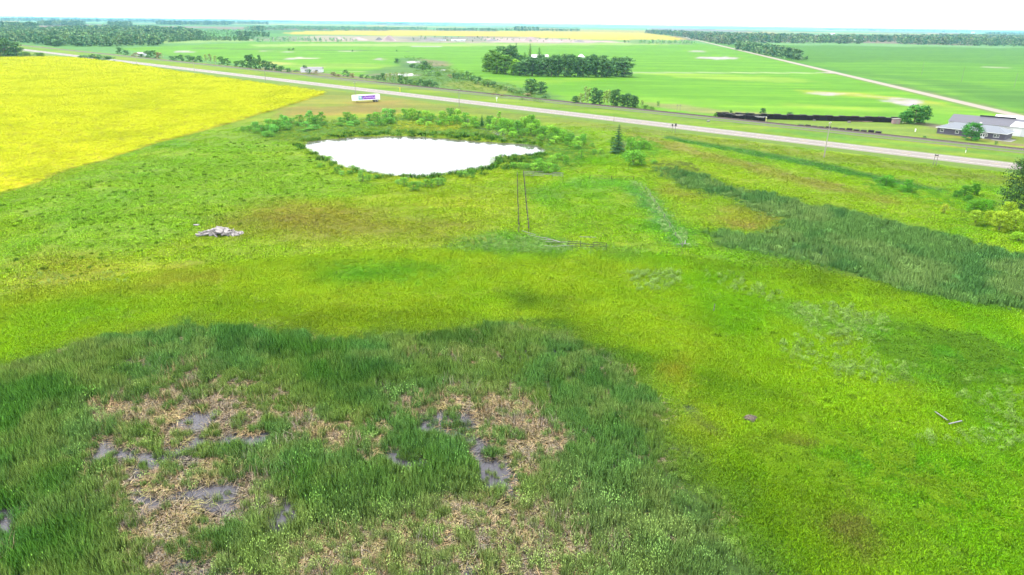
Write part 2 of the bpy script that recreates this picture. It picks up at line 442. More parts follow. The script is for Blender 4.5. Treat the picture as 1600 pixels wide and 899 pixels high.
# soft patches of other grass: (polygon in the photograph, colour, softness m, wobble m, strength)
PATCH = [
    # field colours beyond the railway
    ([(180, 76), (400, 66), (1060, 63.5), (1140, 75), (1240, 99), (1330, 118), (1500, 162), (1600, 186), (1600, 215), (1450, 190), (1110, 184), (900, 160), (700, 138), (560, 120), (400, 104), (300, 92)], (134, 214, 10), 6, 2, 1),
    ([(400, 69), (1060, 67), (1080, 70), (700, 72.5), (400, 73)], (205, 240, 130), 12, 10, .8),
    ([(560, 108), (640, 104), (560, 99), (430, 100), (440, 105)], (185, 235, 80), 10, 6, .7),
    ([(820, 150), (1000, 152), (1300, 166), (1380, 172), (1340, 184), (1100, 178), (950, 165)], (160, 232, 50), 7, 6, .7),
    ([(985, 114), (1080, 115), (1230, 122), (1300, 130), (1200, 129), (1060, 121)], (185, 238, 70), 6, 8, .8),
    ([(1230, 161), (1300, 166), (1400, 171), (1390, 176), (1290, 170), (1230, 166)], (190, 240, 70), 5, 3, .8),
    ([(1250, 141), (1350, 146), (1450, 158), (1520, 172), (1480, 178), (1430, 162), (1350, 152), (1260, 147)], (215, 232, 70), 3, 4, .8),
    ([(1380, 172), (1440, 160), (1520, 172), (1600, 192), (1600, 205), (1420, 190)], (150, 225, 50), 4, 4, .8),
    ([(760, 127), (950, 122), (900, 128), (820, 133)], (180, 235, 60), 6, 6, .5),
    # right field, bluish green
    ([(1088, 62), (1150, 70), (1200, 70), (1700, 77), (1700, 215), (1600, 180), (1500, 157), (1400, 133), (1300, 110), (1240, 97), (1190, 85)], (108, 182, 40), 8, 3, 1),
    ([(1245, 98), (1420, 97), (1640, 101), (1640, 150), (1500, 128), (1330, 112)], (124, 204, 20), 7, 6, .8),
    ([(1340, 103), (1400, 101), (1405, 105), (1350, 107)], (235, 225, 170), 5, 3, .0),
    ([(1350, 103.5), (1378, 103), (1375, 107), (1352, 107)], (235, 225, 190), 2, 1, .0),
    ([(1330, 118), (1430, 135), (1540, 162), (1600, 180), (1600, 173), (1430, 128)], (150, 226, 52), 5, 3, .6),
    # tracks and pale bare ground in the far fields
    ([(985, 113.2), (1060, 113), (1300, 113.6), (1300, 115), (1060, 114.4), (985, 114.6)], (225, 245, 190), 1.5, 1, .8),
    ([(300, 74.8), (420, 76.6), (640, 80), (640, 81), (420, 78), (300, 76)], (115, 150, 85), 2, 2, .7),
    ([(500, 111), (560, 111.5), (620, 112.2), (620, 113), (560, 112.6), (500, 112)], (225, 242, 170), 2, 2, .7),
    ([(190, 64), (400, 61.5), (400, 65), (190, 70)], (190, 235, 130), 8, 3, .8),
    # gravel pit strip
    ([(455, 57), (560, 56), (700, 57.5), (820, 58.5), (900, 62), (985, 66), (900, 68), (700, 67), (560, 65.5), (440, 65), (400, 63)], (222, 208, 186), 10, 25, .9),
    ([(380, 58), (470, 57), (500, 64), (420, 65)], (150, 185, 130), 12, 12, .8),
    ([(620, 58), (760, 58), (770, 65), (640, 65)], (165, 172, 160), 12, 20, .7),
    ([(760, 59), (960, 64), (970, 67), (770, 66.5)], (248, 222, 216), 8, 15, .9),
    ([(975, 62.5), (1070, 64), (1085, 70), (985, 68)], (150, 195, 110), 8, 12, .9),
    # scrubby waste ground along the railway
    ([(570, 112), (640, 100), (700, 104), (720, 116), (780, 128), (850, 145), (890, 156), (885, 163), (800, 152), (700, 140), (600, 128)], (120, 176, 82), 3, 5, .9),
    ([(625, 92), (640, 90), (668, 97), (700, 110), (690, 118), (650, 108), (622, 100)], (105, 165, 85), 3, 5, .9),
    ([(655, 92), (700, 96), (702, 104), (670, 104)], (176, 160, 130), 3, 4, .8),
    ([(700, 128), (760, 127), (800, 138), (800, 148), (720, 140), (690, 133)], (176, 196, 70), 3, 3, .8),
    ([(630, 90), (655, 94), (668, 100), (700, 108), (715, 110), (690, 107), (655, 103)], (170, 150, 125), 2, 4, .0),
    ([(1010, 160), (1060, 163), (1120, 172), (1200, 176), (1190, 180), (1100, 178), (1020, 167)], (196, 200, 120), 2, 3, .8),
    ([(560, 117), (620, 114), (640, 116), (600, 122)], (165, 165, 130), 3, 3, .7),
    # yard round the tie stacks and the buildings
    ([(1195, 186), (1400, 187), (1460, 200), (1600, 232), (1500, 226), (1400, 212), (1240, 198), (1195, 192)], (166, 208, 70), 2, 2, .9),
    ([(1455, 212), (1580, 225), (1600, 222), (1600, 212), (1580, 210)], (190, 195, 85), 2, 2, .8),
    ([(1575, 208), (1700, 216), (1700, 250), (1600, 226), (1572, 222)], (160, 200, 60), 2, 2, .7),
    # highway margins
    ([(-60, 72), (60, 86), (185, 99), (400, 127), (555, 146), (800, 176), (1055, 206), (1290, 238), (1460, 260), (1640, 285), (1640, 300), (1290, 252), (1055, 216), (800, 186), (509, 152), (400, 134), (185, 103), (60, 92)], (158, 182, 62), 3, 3, .9),
    ([(400, 113), (555, 131), (717, 150), (800, 159), (1000, 183), (1200, 205), (1460, 237), (1640, 258), (1640, 248), (1460, 230), (1200, 200), (1000, 178), (800, 157), (555, 127), (400, 111)], (168, 205, 70), 3, 3, .9),
    ([(1200, 206), (1640, 252), (1640, 246), (1460, 229), (1200, 200)], (124, 200, 60), 2, 2, .8),
    ([(420, 155), (470, 165), (640, 165), (720, 175), (700, 168), (600, 148), (480, 150)], (176, 186, 76), 4, 5, .8),
    ([(440, 168), (560, 165), (640, 172), (600, 178), (440, 182)], (190, 170, 86), 3, 4, .8),
    ([(540, 160), (620, 158), (640, 168), (560, 174)], (196, 176, 92), 3, 4, .7),
    # scrub belt round the pond
    ([(380, 205), (440, 192), (560, 186), (640, 180), (760, 186), (850, 198), (900, 210), (940, 232), (930, 246), (880, 262), (820, 272), (790, 262), (850, 232), (800, 218), (640, 206), (520, 212), (470, 222), (400, 212)], (112, 172, 62), 3, 4, .9),
    ([(620, 193), (700, 190), (735, 196), (690, 204), (630, 202)], (176, 192, 66), 2, 3, .8),
    ([(735, 196), (800, 200), (900, 215), (860, 222), (760, 210)], (120, 148, 80), 2, 3, .7),
    # the pasture, broad tones
    ([(0, 310), (200, 250), (380, 210), (470, 230), (560, 280), (500, 330), (200, 400), (0, 420)], (158, 208, 56), 8, 8, .7),
    ([(370, 325), (450, 312), (560, 320), (640, 340), (760, 350), (650, 372), (500, 376), (400, 368), (350, 350)], (176, 172, 62), 5, 5, .85),
    ([(400, 335), (540, 330), (560, 350), (440, 360)], (180, 160, 66), 3, 4, .45),
    ([(640, 300), (800, 300), (800, 345), (660, 340)], (176, 200, 44), 6, 5, .6),
    ([(520, 415), (640, 405), (690, 420), (650, 445), (560, 440), (510, 430)], (96, 176, 40), 3, 4, .8),
    ([(0, 470), (100, 455), (220, 470), (400, 470), (420, 490), (200, 505), (60, 545), (0, 560)], (128, 190, 14), 5, 5, .6),
    ([(70, 390), (150, 400), (250, 440), (300, 430), (280, 445), (150, 460), (30, 475), (20, 460)], (184, 186, 60), 3, 4, .6),
    ([(225, 425), (330, 415), (400, 420), (330, 438), (230, 445)], (184, 178, 72), 2, 3, .6),
    ([(540, 482), (640, 480), (720, 492), (640, 515), (560, 518), (450, 505), (480, 492)], (128, 158, 22), 3, 3, .8),
    ([(800, 465), (880, 460), (915, 468), (880, 478), (810, 478)], (96, 140, 30), 2, 3, .9),
    ([(840, 495), (900, 503), (960, 512), (1010, 524), (985, 532), (920, 526), (860, 512)], (86, 140, 34), 2, 3, .9),
    ([(930, 535), (1040, 545), (1100, 570), (1100, 590), (1040, 590), (960, 560)], (98, 150, 34), 2, 3, .85),
    ([(1040, 575), (1120, 565), (1200, 600), (1230, 625), (1120, 640), (1060, 620)], (108, 156, 24), 2, 3, .7),
    ([(340, 470), (420, 465), (460, 480), (400, 492), (340, 488)], (128, 160, 24), 2, 3, .5),
    ([(800, 360), (870, 372), (890, 392), (800, 400), (740, 388), (690, 378), (740, 368)], (106, 178, 66), 2, 3, .8),
    ([(960, 385), (1010, 392), (990, 405), (940, 400)], (120, 176, 70), 2, 3, .6),
    ([(960, 285), (1000, 292), (1035, 320), (1075, 385), (1060, 388), (1020, 345), (985, 305)], (96, 176, 84), 1.5, 2, .8),
    ([(870, 275), (960, 278), (990, 285), (960, 300), (880, 290)], (118, 196, 60), 2, 3, .7),
    ([(820, 295), (860, 290), (900, 310), (870, 330), (830, 320)], (118, 184, 50), 2, 3, .6),
    ([(1130, 325), (1200, 320), (1210, 350), (1180, 362), (1110, 355)], (176, 168, 62), 2, 3, .6),
    ([(1150, 345), (1195, 342), (1190, 358), (1150, 360)], (190, 152, 96), 1.2, 2, .5),
    ([(1040, 288), (1085, 300), (1100, 312), (1060, 310), (1035, 298)], (182, 162, 70), 1.5, 2, .5),
    ([(975, 208), (1020, 215), (1100, 235), (1200, 260), (1320, 290), (1400, 312), (1395, 320), (1300, 300), (1200, 272), (1090, 246), (1000, 222)], (176, 170, 84), 1.5, 2.5, .75),
    ([(1050, 223), (1130, 236), (1240, 254), (1250, 262), (1130, 244), (1050, 228)], (186, 176, 100), 1.2, 2, .0),
    ([(1170, 395), (1260, 410), (1360, 438), (1420, 462), (1360, 462), (1260, 440), (1180, 415)], (118, 150, 34), 2, 3, .7),
    ([(1030, 395), (1120, 400), (1200, 425), (1180, 440), (1080, 420)], (120, 168, 34), 2, 4, .6),
    ([(1230, 480), (1300, 488), (1380, 500), (1360, 520), (1280, 510)], (128, 190, 84), 2, 3, .6),
    ([(1420, 600), (1640, 600), (1640, 760), (1480, 740)], (110, 176, 40), 6, 6, .6),
    ([(1180, 700), (1300, 680), (1420, 700), (1450, 760), (1300, 760), (1200, 740)], (86, 168, 36), 4, 4, .6),
    ([(1080, 720), (1180, 700), (1260, 780), (1330, 899), (1400, 960), (1220, 960), (1150, 850)], (110, 158, 10), 4, 4, .8),
    ([(1240, 760), (1330, 760), (1460, 840), (1500, 899), (1350, 899), (1280, 840)], (122, 140, 36), 3, 4, .5),
    ([(1350, 740), (1600, 720), (1640, 860), (1500, 880), (1400, 820)], (124, 190, 20), 5, 5, .5),
    # bare brown soil showing through
    ([(1252, 785), (1268, 800), (1275, 815), (1262, 812), (1250, 800)], (128, 100, 70), .6, 1.2, .6),
    ([(1300, 805), (1350, 810), (1355, 828), (1320, 832), (1295, 822)], (132, 104, 72), .6, 1.5, .55),
    ([(1325, 842), (1365, 848), (1372, 872), (1345, 875), (1325, 862)], (126, 100, 76), .6, 1.5, .6),
    ([(1180, 690), (1215, 685), (1265, 695), (1255, 702), (1200, 702)], (150, 130, 70), 1, 1.5, .7),
    ([(1420, 745), (1450, 745), (1448, 758), (1424, 758)], (150, 120, 50), 1, 1.2, .7),
    ([(1065, 565), (1040, 570), (1040, 590), (1070, 600)], (190, 170, 60), 1, 1.5, .7),
    ([(1300, 740), (1320, 755), (1330, 772), (1312, 768)], (140, 110, 80), .8, 1, .6),
    ([(1080, 645), (1105, 650), (1120, 672), (1098, 668)], (110, 98, 88), .6, 1, .8),
]
PATCH_W = [(PP(q[0]), alb(*q[1]), q[2], q[3], q[4]) for q in PATCH]
ALKALI = [((1122, 91, 34, 2.2), 1.0), ((1090, 80, 13, 1.2), .6), ((1302, 146.5, 32, 1.7), .9), ((1400, 157, 36, 2.2, 14, 8), 1), ((1425, 161, 14, 4), 1), ((471, 91.5, 24, 1.2), .95), ((594, 92.3, 9, 1.6), .9),
          ((411, 80.3, 11, .9), .8), ((447, 81.3, 12, .7), .7), ((644, 97.5, 9, 1.4), 1), ((635, 117, 12, 2.4), 1), ((693, 109.5, 5, 1.4), .9), ((290, 81, 12, 1), .8), ((665, 73, 24, 1.0), .75),
          ((548, 80.5, 12, .6), .6), ((487, 106, 10, .9), .8), ((1560, 105.5, 16, .7), .5), ((440, 98, 16, 2), .0), ((1355, 102, 20, 1.2), .0), ((1320, 66.8, 30, .5), .0)]
ALK_W = [(PP(ell(*q)), s) for q, s in ALKALI]
BLOND = [PP([(400, 97), (425, 96), (460, 99), (440, 102), (405, 101)])]
STRAWS = [PP(q) for q in [
    [(150, 640), (230, 600), (330, 620), (430, 625), (520, 650), (572, 690), (560, 708), (480, 692), (430, 668), (330, 668), (280, 690), (220, 690), (160, 670)],
    [(600, 625), (720, 605), (840, 632), (892, 688), (882, 732), (800, 742), (768, 690), (690, 636), (620, 650)],
    [(186, 738), (330, 712), (402, 722), (402, 782), (352, 832), (300, 905), (220, 905), (190, 800)],
    [(420, 900), (450, 850), (640, 790), (760, 770), (900, 762), (990, 905)],
    [(245, 580), (300, 570), (400, 600), (330, 615), (240, 610)], [(700, 558), (760, 560), (752, 578), (705, 575)], [(1085, 700), (1120, 700), (1110, 760), (1080, 740)]]]
STRAW_STR = [1.0, .95, 1.1, .62, .7, .7, .4]
DARKREED = [PP(q) for q in [
    [(-60, 620), (30, 590), (150, 600), (260, 610), (262, 660), (200, 680), (100, 680), (0, 760), (-60, 800)],
    [(430, 720), (520, 705), (600, 735), (720, 690), (740, 700), (760, 740), (860, 760), (700, 770), (640, 800), (520, 830), (440, 780), (390, 760)],
    [(300, 690), (345, 697), (430, 705), (420, 740), (340, 712)], [(225, 735), (300, 722), (330, 740), (300, 762), (240, 765)],
    [(330, 512), (430, 515), (520, 530), (620, 560), (560, 610), (480, 600), (460, 560), (340, 535)],
    [(860, 740), (960, 730), (1000, 800), (920, 830), (850, 790)],
    [(0, 760), (160, 730), (190, 900), (0, 920)], [(100, 610), (260, 605), (262, 650), (150, 660)]]]


def ground_fields(x, y):
    """what covers the land at x,y: colour (albedo) and the cover weights"""
    x = np.asarray(x, float)
    y = np.asarray(y, float)
    r = np.hypot(x, y)
    n1 = fbm(x, y, 26, 11)
    n2 = fbm(x, y, 7, 21)
    n3 = fbm(x, y, 1.6, 31, 3)
    n4 = fbm(x, y * 0.35, 60, 41)
    lime, green, yel, oli = alb(162, 208, 30), alb(134, 198, 22), alb(190, 212, 44), alb(150, 172, 46)
    col = np.tile(lime, (len(x), 1))
    col = blend(col, green, sstep(.48, .62, n1) * .85)
    col = blend(col, yel, sstep(.52, .66, n4) * .6)
    col = blend(col, oli, sstep(.56, .7, n2) * .3)
    # fields far off: quarter sections lined up with the gravel road
    u = x * GR_D[0] + y * GR_D[1]
    v = x * GR_N[0] + y * GR_N[1] - GR_C
    cu, cv = np.floor(u / 805.0 + .23), np.floor(v / 805.0)
    k = hash2(cu, cv, 5)
    cols = np.array([alb(118, 200, 88), alb(140, 208, 110), alb(100, 176, 84), alb(170, 205, 130), alb(172, 160, 130), alb(214, 206, 84), alb(128, 200, 100), alb(150, 215, 120)])
    fc = cols[(k * 7.99).astype(int)]
    fm = sstep(0, 4, (x * HW_N[0] + y * HW_N[1]) - RW_C - 10)
    col = col * (1 - fm[:, None]) + fc * fm[:, None]
    for poly, c, soft, wob, st in PATCH_W:
        if st <= 0:
            continue
        m = pmask(poly, x, y, soft * (2.2 if soft < 6 else 1), wob * 1.5, max(wob * 2.5, 4)) * st
        col = blend(col, c, m)
    far = sstep(380, 520, r)
    for poly, st in ALK_W:
        if st <= 0:
            continue
        m = pmask(poly, x, y, 5, 13, 13, 9)
        mo = pmask(poly, x, y, 14, 6, 12, 9)
        col = blend(col, alb(206, 214, 96), mo * .5)
        col = blend(col, (0.20, 0.19, 0.20), m * st)
    for poly in BLOND:
        col = blend(col, alb(225, 235, 130), pmask(poly, x, y, 10, 5) * .8)
    can = pmask(CANOLA, x, y, .8, .8, 5)
    cfar = pmask(CANOLA_FAR, x, y, 6, 4, 40)
    canc = np.outer(1 - .5 * sstep(.5, .68, fbm(x, y * .8, 14, 61)), alb(242, 242, 30)) + np.outer(.5 * sstep(.5, .68, fbm(x, y * .8, 14, 61)), alb(205, 215, 20))
    col = col * (1 - can[:, None]) + canc * can[:, None]
    col = blend(col, alb(248, 232, 70), cfar)
    # green rim of the canola
    rim = pmask(CANOLA, x, y, 2.5, 1, 5) * (1 - can)
    col = blend(col, alb(110, 170, 40), rim * .7)
    # reeds
    reed = np.maximum(pmask(REEDS[0], x, y, 3.6, 2.2, 5), pmask(REEDS[1], x, y, 5, 4.5, 7) * .85)
    ditch = pmask(DITCH, x, y, 1.2, 1.2, 5)
    fern = pmask(FERN, x, y, 7, 5, 6)
    col = blend(col, alb(88, 168, 50), fern * .75)
    col = blend(col, alb(84, 156, 60), ditch * .9)
    rc = np.outer(1 - sstep(.4, .6, n2), alb(84, 138, 66)) + np.outer(sstep(.4, .6, n2), alb(70, 122, 60))
    col = col * (1 - reed[:, None] * .95) + rc * reed[:, None] * .95
    # marsh
    marsh = pmask(MARSH, x, y, 4.6, 3.0, 6)
    mc = np.outer(1 - sstep(.35, .65, n1), alb(100, 142, 62)) + np.outer(sstep(.35, .65, n1), alb(78, 128, 56))
    col = col * (1 - marsh[:, None] * .95) + mc * marsh[:, None] * .95
    dark = np.zeros(len(x))
    for poly in DARKREED:
        dark = np.maximum(dark, pmask(poly, x, y, 1.5, 1.6, 5))
    dark *= marsh
    straw = np.zeros(len(x))
    for poly, st in zip(STRAWS, STRAW_STR):
        straw = np.maximum(straw, pmask(poly, x, y, 5.0, 3.5, 5) * st)
    straw *= .45 + .6 * sstep(.32, .52, n3 * .6 + fbm(x, y, 3.4, 23) * .4)
    straw *= marsh
    water = np.zeros(len(x))
    for poly, st in zip(WATERS, WATER_STR):
        water = np.maximum(water, pmask(poly, x, y, .8, 1.7, 2.6, 77) * st)
    col = blend(col, alb(62, 116, 40), dark * .45)
    water *= sstep(.34, .52, n3 * .45 + fbm(x, y, .9, 79, 2) * .55 + water * .08)
    col = blend(col, alb(122, 112, 112), np.clip(straw * 1.25 + .25 * marsh * (1 - reed), 0, 1))
    col = blend(col, (0.04, 0.035, 0.036), np.clip(water * 1.3, 0, 1))
    pond = pmask(POND, x, y, .6, .9, 4)
    col = blend(col, (0.08, 0.075, 0.05), pond)
    # small scale mottling
    near = 1 - sstep(250, 500, r)
    g = 1 + (n3 - .5) * .5 * near + (n2 - .5) * .25
    col = col * g[:, None]
    return dict(col=np.clip(col, 0.002, .8), canola=can, reed=reed, ditch=ditch, fern=fern, marsh=marsh, dark=dark, straw=straw, water=water, pond=pond)


def ground_z(x, y, f=None):
    if f is None:
        f = ground_fields(x, y)
    r = np.hypot(x, y)
    dn = x * HW_N[0] + y * HW_N[1]
    near = (1 - sstep(200, 300, r)) * (1 - sstep(HW_C - 30, HW_C - 20, dn))
    z = near * ((fbm(x, y, 22, 91) - .5) * .7 + (fbm(x, y, 2.2, 92, 3) - .5) * .22) * (1 - f['marsh'])
    dm = (x * HW_N[0] + y * HW_N[1])
    z = z - f['ditch'] * .5 - f['marsh'] * .12 * (1 - f['reed'])
    z = z - np.clip(f['water'] * 1.6, 0, 1) * .22 - f['pond'] * .7
    # the ground stays below road and railway beds
    for c, w in ((HW_C, 9.5), (RW_C, 4)):
        z = z - (1 - sstep(w - 1, w + 3, np.abs(dn - c))) * .35
    return z


# ------------------------------------------------------------------ the ground: one sheet to the horizon
def rows():
    r, out = 24.0, []
    while r < 45000:
        out.append(r)
        r += max(0.32, r * r / 28700.0 / 1.25)
        if len(out) > 3000:
            break
    out += [45000.0]
    return np.array(out)


def build_ground():
    rr = rows()
    th = list(np.arange(-46, 46.01, 0.17)) + list(np.arange(52, 309, 6.0))
    th = np.radians(np.array(th))
    nr, nt = len(rr), len(th)
    RR, TH = np.meshgrid(rr, th, indexing='ij')
    x, y = (RR * np.sin(TH)).ravel(), (RR * np.cos(TH)).ravel()
    f = ground_fields(x, y)
    z = ground_z(x, y, f)
    V = np.stack([x, y, z], 1)
    i = np.arange(nr - 1)[:, None] * nt
    j = np.arange(nt)[None, :]
    j2 = (j + 1) % nt
    Q = np.stack([i + j, i + nt + j, i + nt + j2, i + j2], -1).reshape(-1, 4)
    V = np.vstack([V, [[0, 0, 0]]])
    c = len(V) - 1
    T = np.stack([np.full(nt, c), np.arange(nt), (np.arange(nt) + 1) % nt], 1)
    me = bpy.data.meshes.new('ground')
    me.vertices.add(len(V))
    me.vertices.foreach_set('co', V.ravel())
    loops = np.concatenate([Q.ravel(), T[:, [0, 1, 2]].ravel()])
    me.loops.add(len(loops))
    me.loops.foreach_set('vertex_index', loops.astype(np.int32))
    me.polygons.add(len(Q) + len(T))
    st = np.concatenate([np.arange(len(Q)) * 4, len(Q) * 4 + np.arange(len(T)) * 3])
    me.polygons.foreach_set('loop_start', st.astype(np.int32))
    me.update(calc_edges=True)
    me.polygons.foreach_set('use_smooth', np.ones(len(me.polygons), bool))
    ca = me.color_attributes.new('cover', 'FLOAT_COLOR', 'POINT')
    C = np.ones((len(V), 4), np.float32)
    C[:-1, :3] = f['col']
    C[-1, :3] = f['col'][0]
    ca.data.foreach_set('color', C.ravel())
    m, nt_, bs = nodes('pasture_and_fields')
    at = N(nt_, 'ShaderNodeAttribute', attribute_name='cover')
    geo = N(nt_, 'ShaderNodeNewGeometry')
    n1 = N(nt_, 'ShaderNodeTexNoise', Scale=1.7, Detail=8.0, Roughness=0.72)
    nt_.links.new(geo.outputs['Position'], n1.inputs['Vector'])
    mp = N(nt_, 'ShaderNodeMapping')
    mp.inputs['Rotation'].default_value = (0, 0, math.radians(9))
    mp.inputs['Scale'].default_value = (0.006, 0.05, 1)
    nt_.links.new(geo.outputs['Position'], mp.inputs[0])
    n2 = N(nt_, 'ShaderNodeTexNoise', Scale=1.0, Detail=5.0, Roughness=0.65)
    nt_.links.new(mp.outputs[0], n2.inputs['Vector'])
    r1 = N(nt_, 'ShaderNodeMapRange')
    r1.inputs['From Min'].default_value = .25
    r1.inputs['From Max'].default_value = .75
    r1.inputs['To Min'].default_value = .62
    r1.inputs['To Max'].default_value = 1.38
    nt_.links.new(n1.outputs['Fac'], r1.inputs['Value'])
    r2 = N(nt_, 'ShaderNodeMapRange')
    r2.inputs['From Min'].default_value = .3
    r2.inputs['From Max'].default_value = .7
    r2.inputs['To Min'].default_value = .80
    r2.inputs['To Max'].default_value = 1.18
    nt_.links.new(n2.outputs['Fac'], r2.inputs['Value'])
    mu = N(nt_, 'ShaderNodeMath', operation='MULTIPLY')
    nt_.links.new(r1.outputs[0], mu.inputs[0])
    nt_.links.new(r2.outputs[0], mu.inputs[1])
    c = mixc(nt_, at.outputs['Color'], mu.outputs[0], 1.0, 'MULTIPLY')
    r3 = N(nt_, 'ShaderNodeMapRange')
    r3.inputs['From Min'].default_value = .5
    r3.inputs['From Max'].default_value = .72
    nt_.links.new(n2.outputs['Fac'], r3.inputs['Value'])
    warm = mixc(nt_, c, (1.32, 1.06, .8), 1.0, 'MULTIPLY')
    c = mixc(nt_, c, warm, r3.outputs[0])
    nt_.links.new(c, bs.inputs['Base Color'])
    bs.inputs['Roughness'].default_value = .95
    bs.inputs['Specular IOR Level'].default_value = .1
    bp = N(nt_, 'ShaderNodeBump', Strength=.6, Distance=.25)
    nt_.links.new(n1.outputs['Fac'], bp.inputs['Height'])
    nt_.links.new(bp.outputs[0], bs.inputs['Normal'])
    me.materials.append(m)
    o = link('ground', me, kind='structure')
    return o


build_ground()


def sheet(name, poly, z, mat, kind='structure'):
    b = MB()
    b.add([(p[0], p[1], z) for p in poly], [tuple(range(len(poly)))])
    o = b.build(name, mat, kind=kind)
    return o


# water
def water_mat(name, col, rough, wav, spec=.5, wscale=3.0):
    m, nt, bs = nodes(name)
    bs.inputs['Base Color'].default_value = (*col, 1)
    bs.inputs['Roughness'].default_value = rough
    bs.inputs['Specular IOR Level'].default_value = spec
    geo = N(nt, 'ShaderNodeNewGeometry')
    nz = N(nt, 'ShaderNodeTexNoise', Scale=wscale, Detail=3.0)
    nt.links.new(geo.outputs['Position'], nz.inputs['Vector'])
    bp = N(nt, 'ShaderNodeBump', Strength=wav, Distance=.02)
    nt.links.new(nz.outputs['Fac'], bp.inputs['Height'])
    nt.links.new(bp.outputs[0], bs.inputs['Normal'])
    return m


def hull_box(poly, pad=3):
    a, b = poly.min(0) - pad, poly.max(0) + pad
    return [(a[0], a[1]), (b[0], a[1]), (b[0], b[1]), (a[0], b[1])]


def grow(poly, d):
    """polygon pushed outwards by d metres"""
    c = np.roll(poly, -1, 0) - np.roll(poly, 1, 0)
    nrm = np.stack([c[:, 1], -c[:, 0]], 1) / (np.linalg.norm(c, axis=1)[:, None] + 1e-9)
    area = np.sum(poly[:, 0] * np.roll(poly[:, 1], -1) - np.roll(poly[:, 0], -1) * poly[:, 1])
    return poly + nrm * d * (1 if area > 0 else -1)


sheet('pond_water', grow(POND, 2.5), -.32, water_mat('pond_water', (0.09, 0.088, 0.08), .02, .03, 1.0))
mw = water_mat('marsh_water', (0.028, 0.024, 0.032), .12, .5, .5, 1.5)
sheet('marsh_water', grow(MARSH, -5.0), -.235, mw)


# ------------------------------------------------------------------ roads and railway
def strip(cn, d, n, a, b, half, z, step=25.0):
    """a flat strip along a straight line: centre distance cn along n, from a to b along d"""
    k = max(2, int((b - a) / step))
    v, f = [], []
    for i in range(k + 1):
        t = a + (b - a) * i / k
        for s in (-half, half):
            p = n * (cn + s) + d * t
            v.append((p[0], p[1], z))
    for i in range(k):
        f.append((2 * i, 2 * i + 2, 2 * i + 3, 2 * i + 1))
    return v, f


def bed(name, cn, d, n, a, b, prof, mat, kind='structure'):
    """extrudes a cross profile [(offset, z)...] along the line"""
    mb = MB()
    k = max(2, int((b - a) / 30))
    m = len(prof)
    v, f = [], []
    for i in range(k + 1):
        t = a + (b - a) * i / k
        for s, z in prof:
            p = n * (cn + s) + d * t
            v.append((p[0], p[1], z))
    for i in range(k):
        for j in range(m - 1):
            f.append((i * m + j, (i + 1) * m + j, (i + 1) * m + j + 1, i * m + j + 1))
    mb.add(v, f)
    return mb.build(name, mat, kind=kind)


M_VERGE = plain('mown_verge_grass', alb(140, 182, 46), .95, var=.35, scale=.6, bump=.6)
M_SHOULDER = plain('gravel_shoulder', (0.165, 0.15, 0.128), .95, var=.2, scale=2, bump=.3)
M_ASPH = plain('faded_asphalt', (0.150, 0.133, 0.120), .9, var=.12, scale=.35, stretch=(1, 1, 1))
M_BALLAST = plain('ballast', (0.085, 0.075, 0.068), .95, var=.35, scale=3, bump=.5)
M_GRAVEL = plain('gravel_road', (0.19, 0.165, 0.135), .95, var=.15, scale=.5, bump=.3)
M_PAINT = plain('road_paint', (0.75, 0.74, 0.7), .7, var=.1)
M_YPAINT = plain('yellow_road_paint', (0.62, 0.42, 0.06), .7, var=.1)
A0, A1 = -1500, 420
bed('highway_embankment', HW_C, HW_D, HW_N, A0, A1, [(-13, -.2), (-7.6, .42), (7.6, .42), (13, -.2)], M_VERGE)
bed('highway_shoulder', HW_C, HW_D, HW_N, A0, A1, [(-6.8, .38), (-6.6, .47), (6.6, .47), (6.8, .38)], M_SHOULDER)
bed('highway', HW_C, HW_D, HW_N, A0, A1, [(-5.6, .44), (-5.55, .50), (0, .56), (5.55, .50), (5.6, .44)], M_ASPH)
_m = MB()
for s in (-3.75, 3.75):
    _m.add(*strip(HW_C + s, HW_D, HW_N, A0, A1, .07, .528))
_m.build('road_edge_line', M_PAINT, kind='structure')
_m = MB()
t = -700.0
while t < A1:
    _m.add(*strip(HW_C, HW_D, HW_N, t, t + 3, .07, .566, 5))
    t += 9
_m.build('road_centre_line', M_YPAINT, kind='structure')
bed('railway_ballast', RW_C, HW_D, HW_N, A0, A1, [(-2.6, .3), (-1.7, .62), (1.7, .62), (2.6, .3)], M_BALLAST)
bed('railway_embankment', RW_C, HW_D, HW_N, A0, A1, [(-6.5, -.2), (-2.5, .34), (2.5, .34), (6.5, -.2)], M_VERGE)
M_TRACK = plain('service_track', (0.085, 0.082, 0.062), .95, var=.3, scale=1)
bed('railway_track_road', RW_C - 6.2, HW_D, HW_N, -500, A1, [(-1.1, .03), (-.9, .07), (.9, .07), (1.1, .03)], M_TRACK)
_m = MB()
for s in (-.7175, .7175):
    v, f = strip(RW_C + s, HW_D, HW_N, A0, A1, .035, .87, 60)
    v2, _ = strip(RW_C + s, HW_D, HW_N, A0, A1, .035, .70, 60)
    k = len(v)
    ff = list(f)
    for i in range(0, k - 2, 2):
        ff.append((i, i + 2, i + 2 + k, i + k))
        ff.append((i + 1, i + 3, i + 3 + k, i + 1 + k))
    _m.add(list(v) + list(v2), ff)
_m.build('railway_rails', M_STEEL, kind='structure')
_m = MB()
rz = math.atan2(HW_D[1], HW_D[0])
for t in np.arange(-420, 330, .62):
    p = HW_N * RW_C + HW_D * t
    _m.box(p[0], p[1], .645, .22, 2.55, .13, rz)
_m.build('railway_sleepers', M_TIE, kind='stuff')
GA, GB = 230, 9000
bed('gravel_road_bed', GR_C, GR_D, GR_N, GA, GB, [(-9, -.2), (-4.6, .25), (4.6, .25), (9, -.2)], M_VERGE)
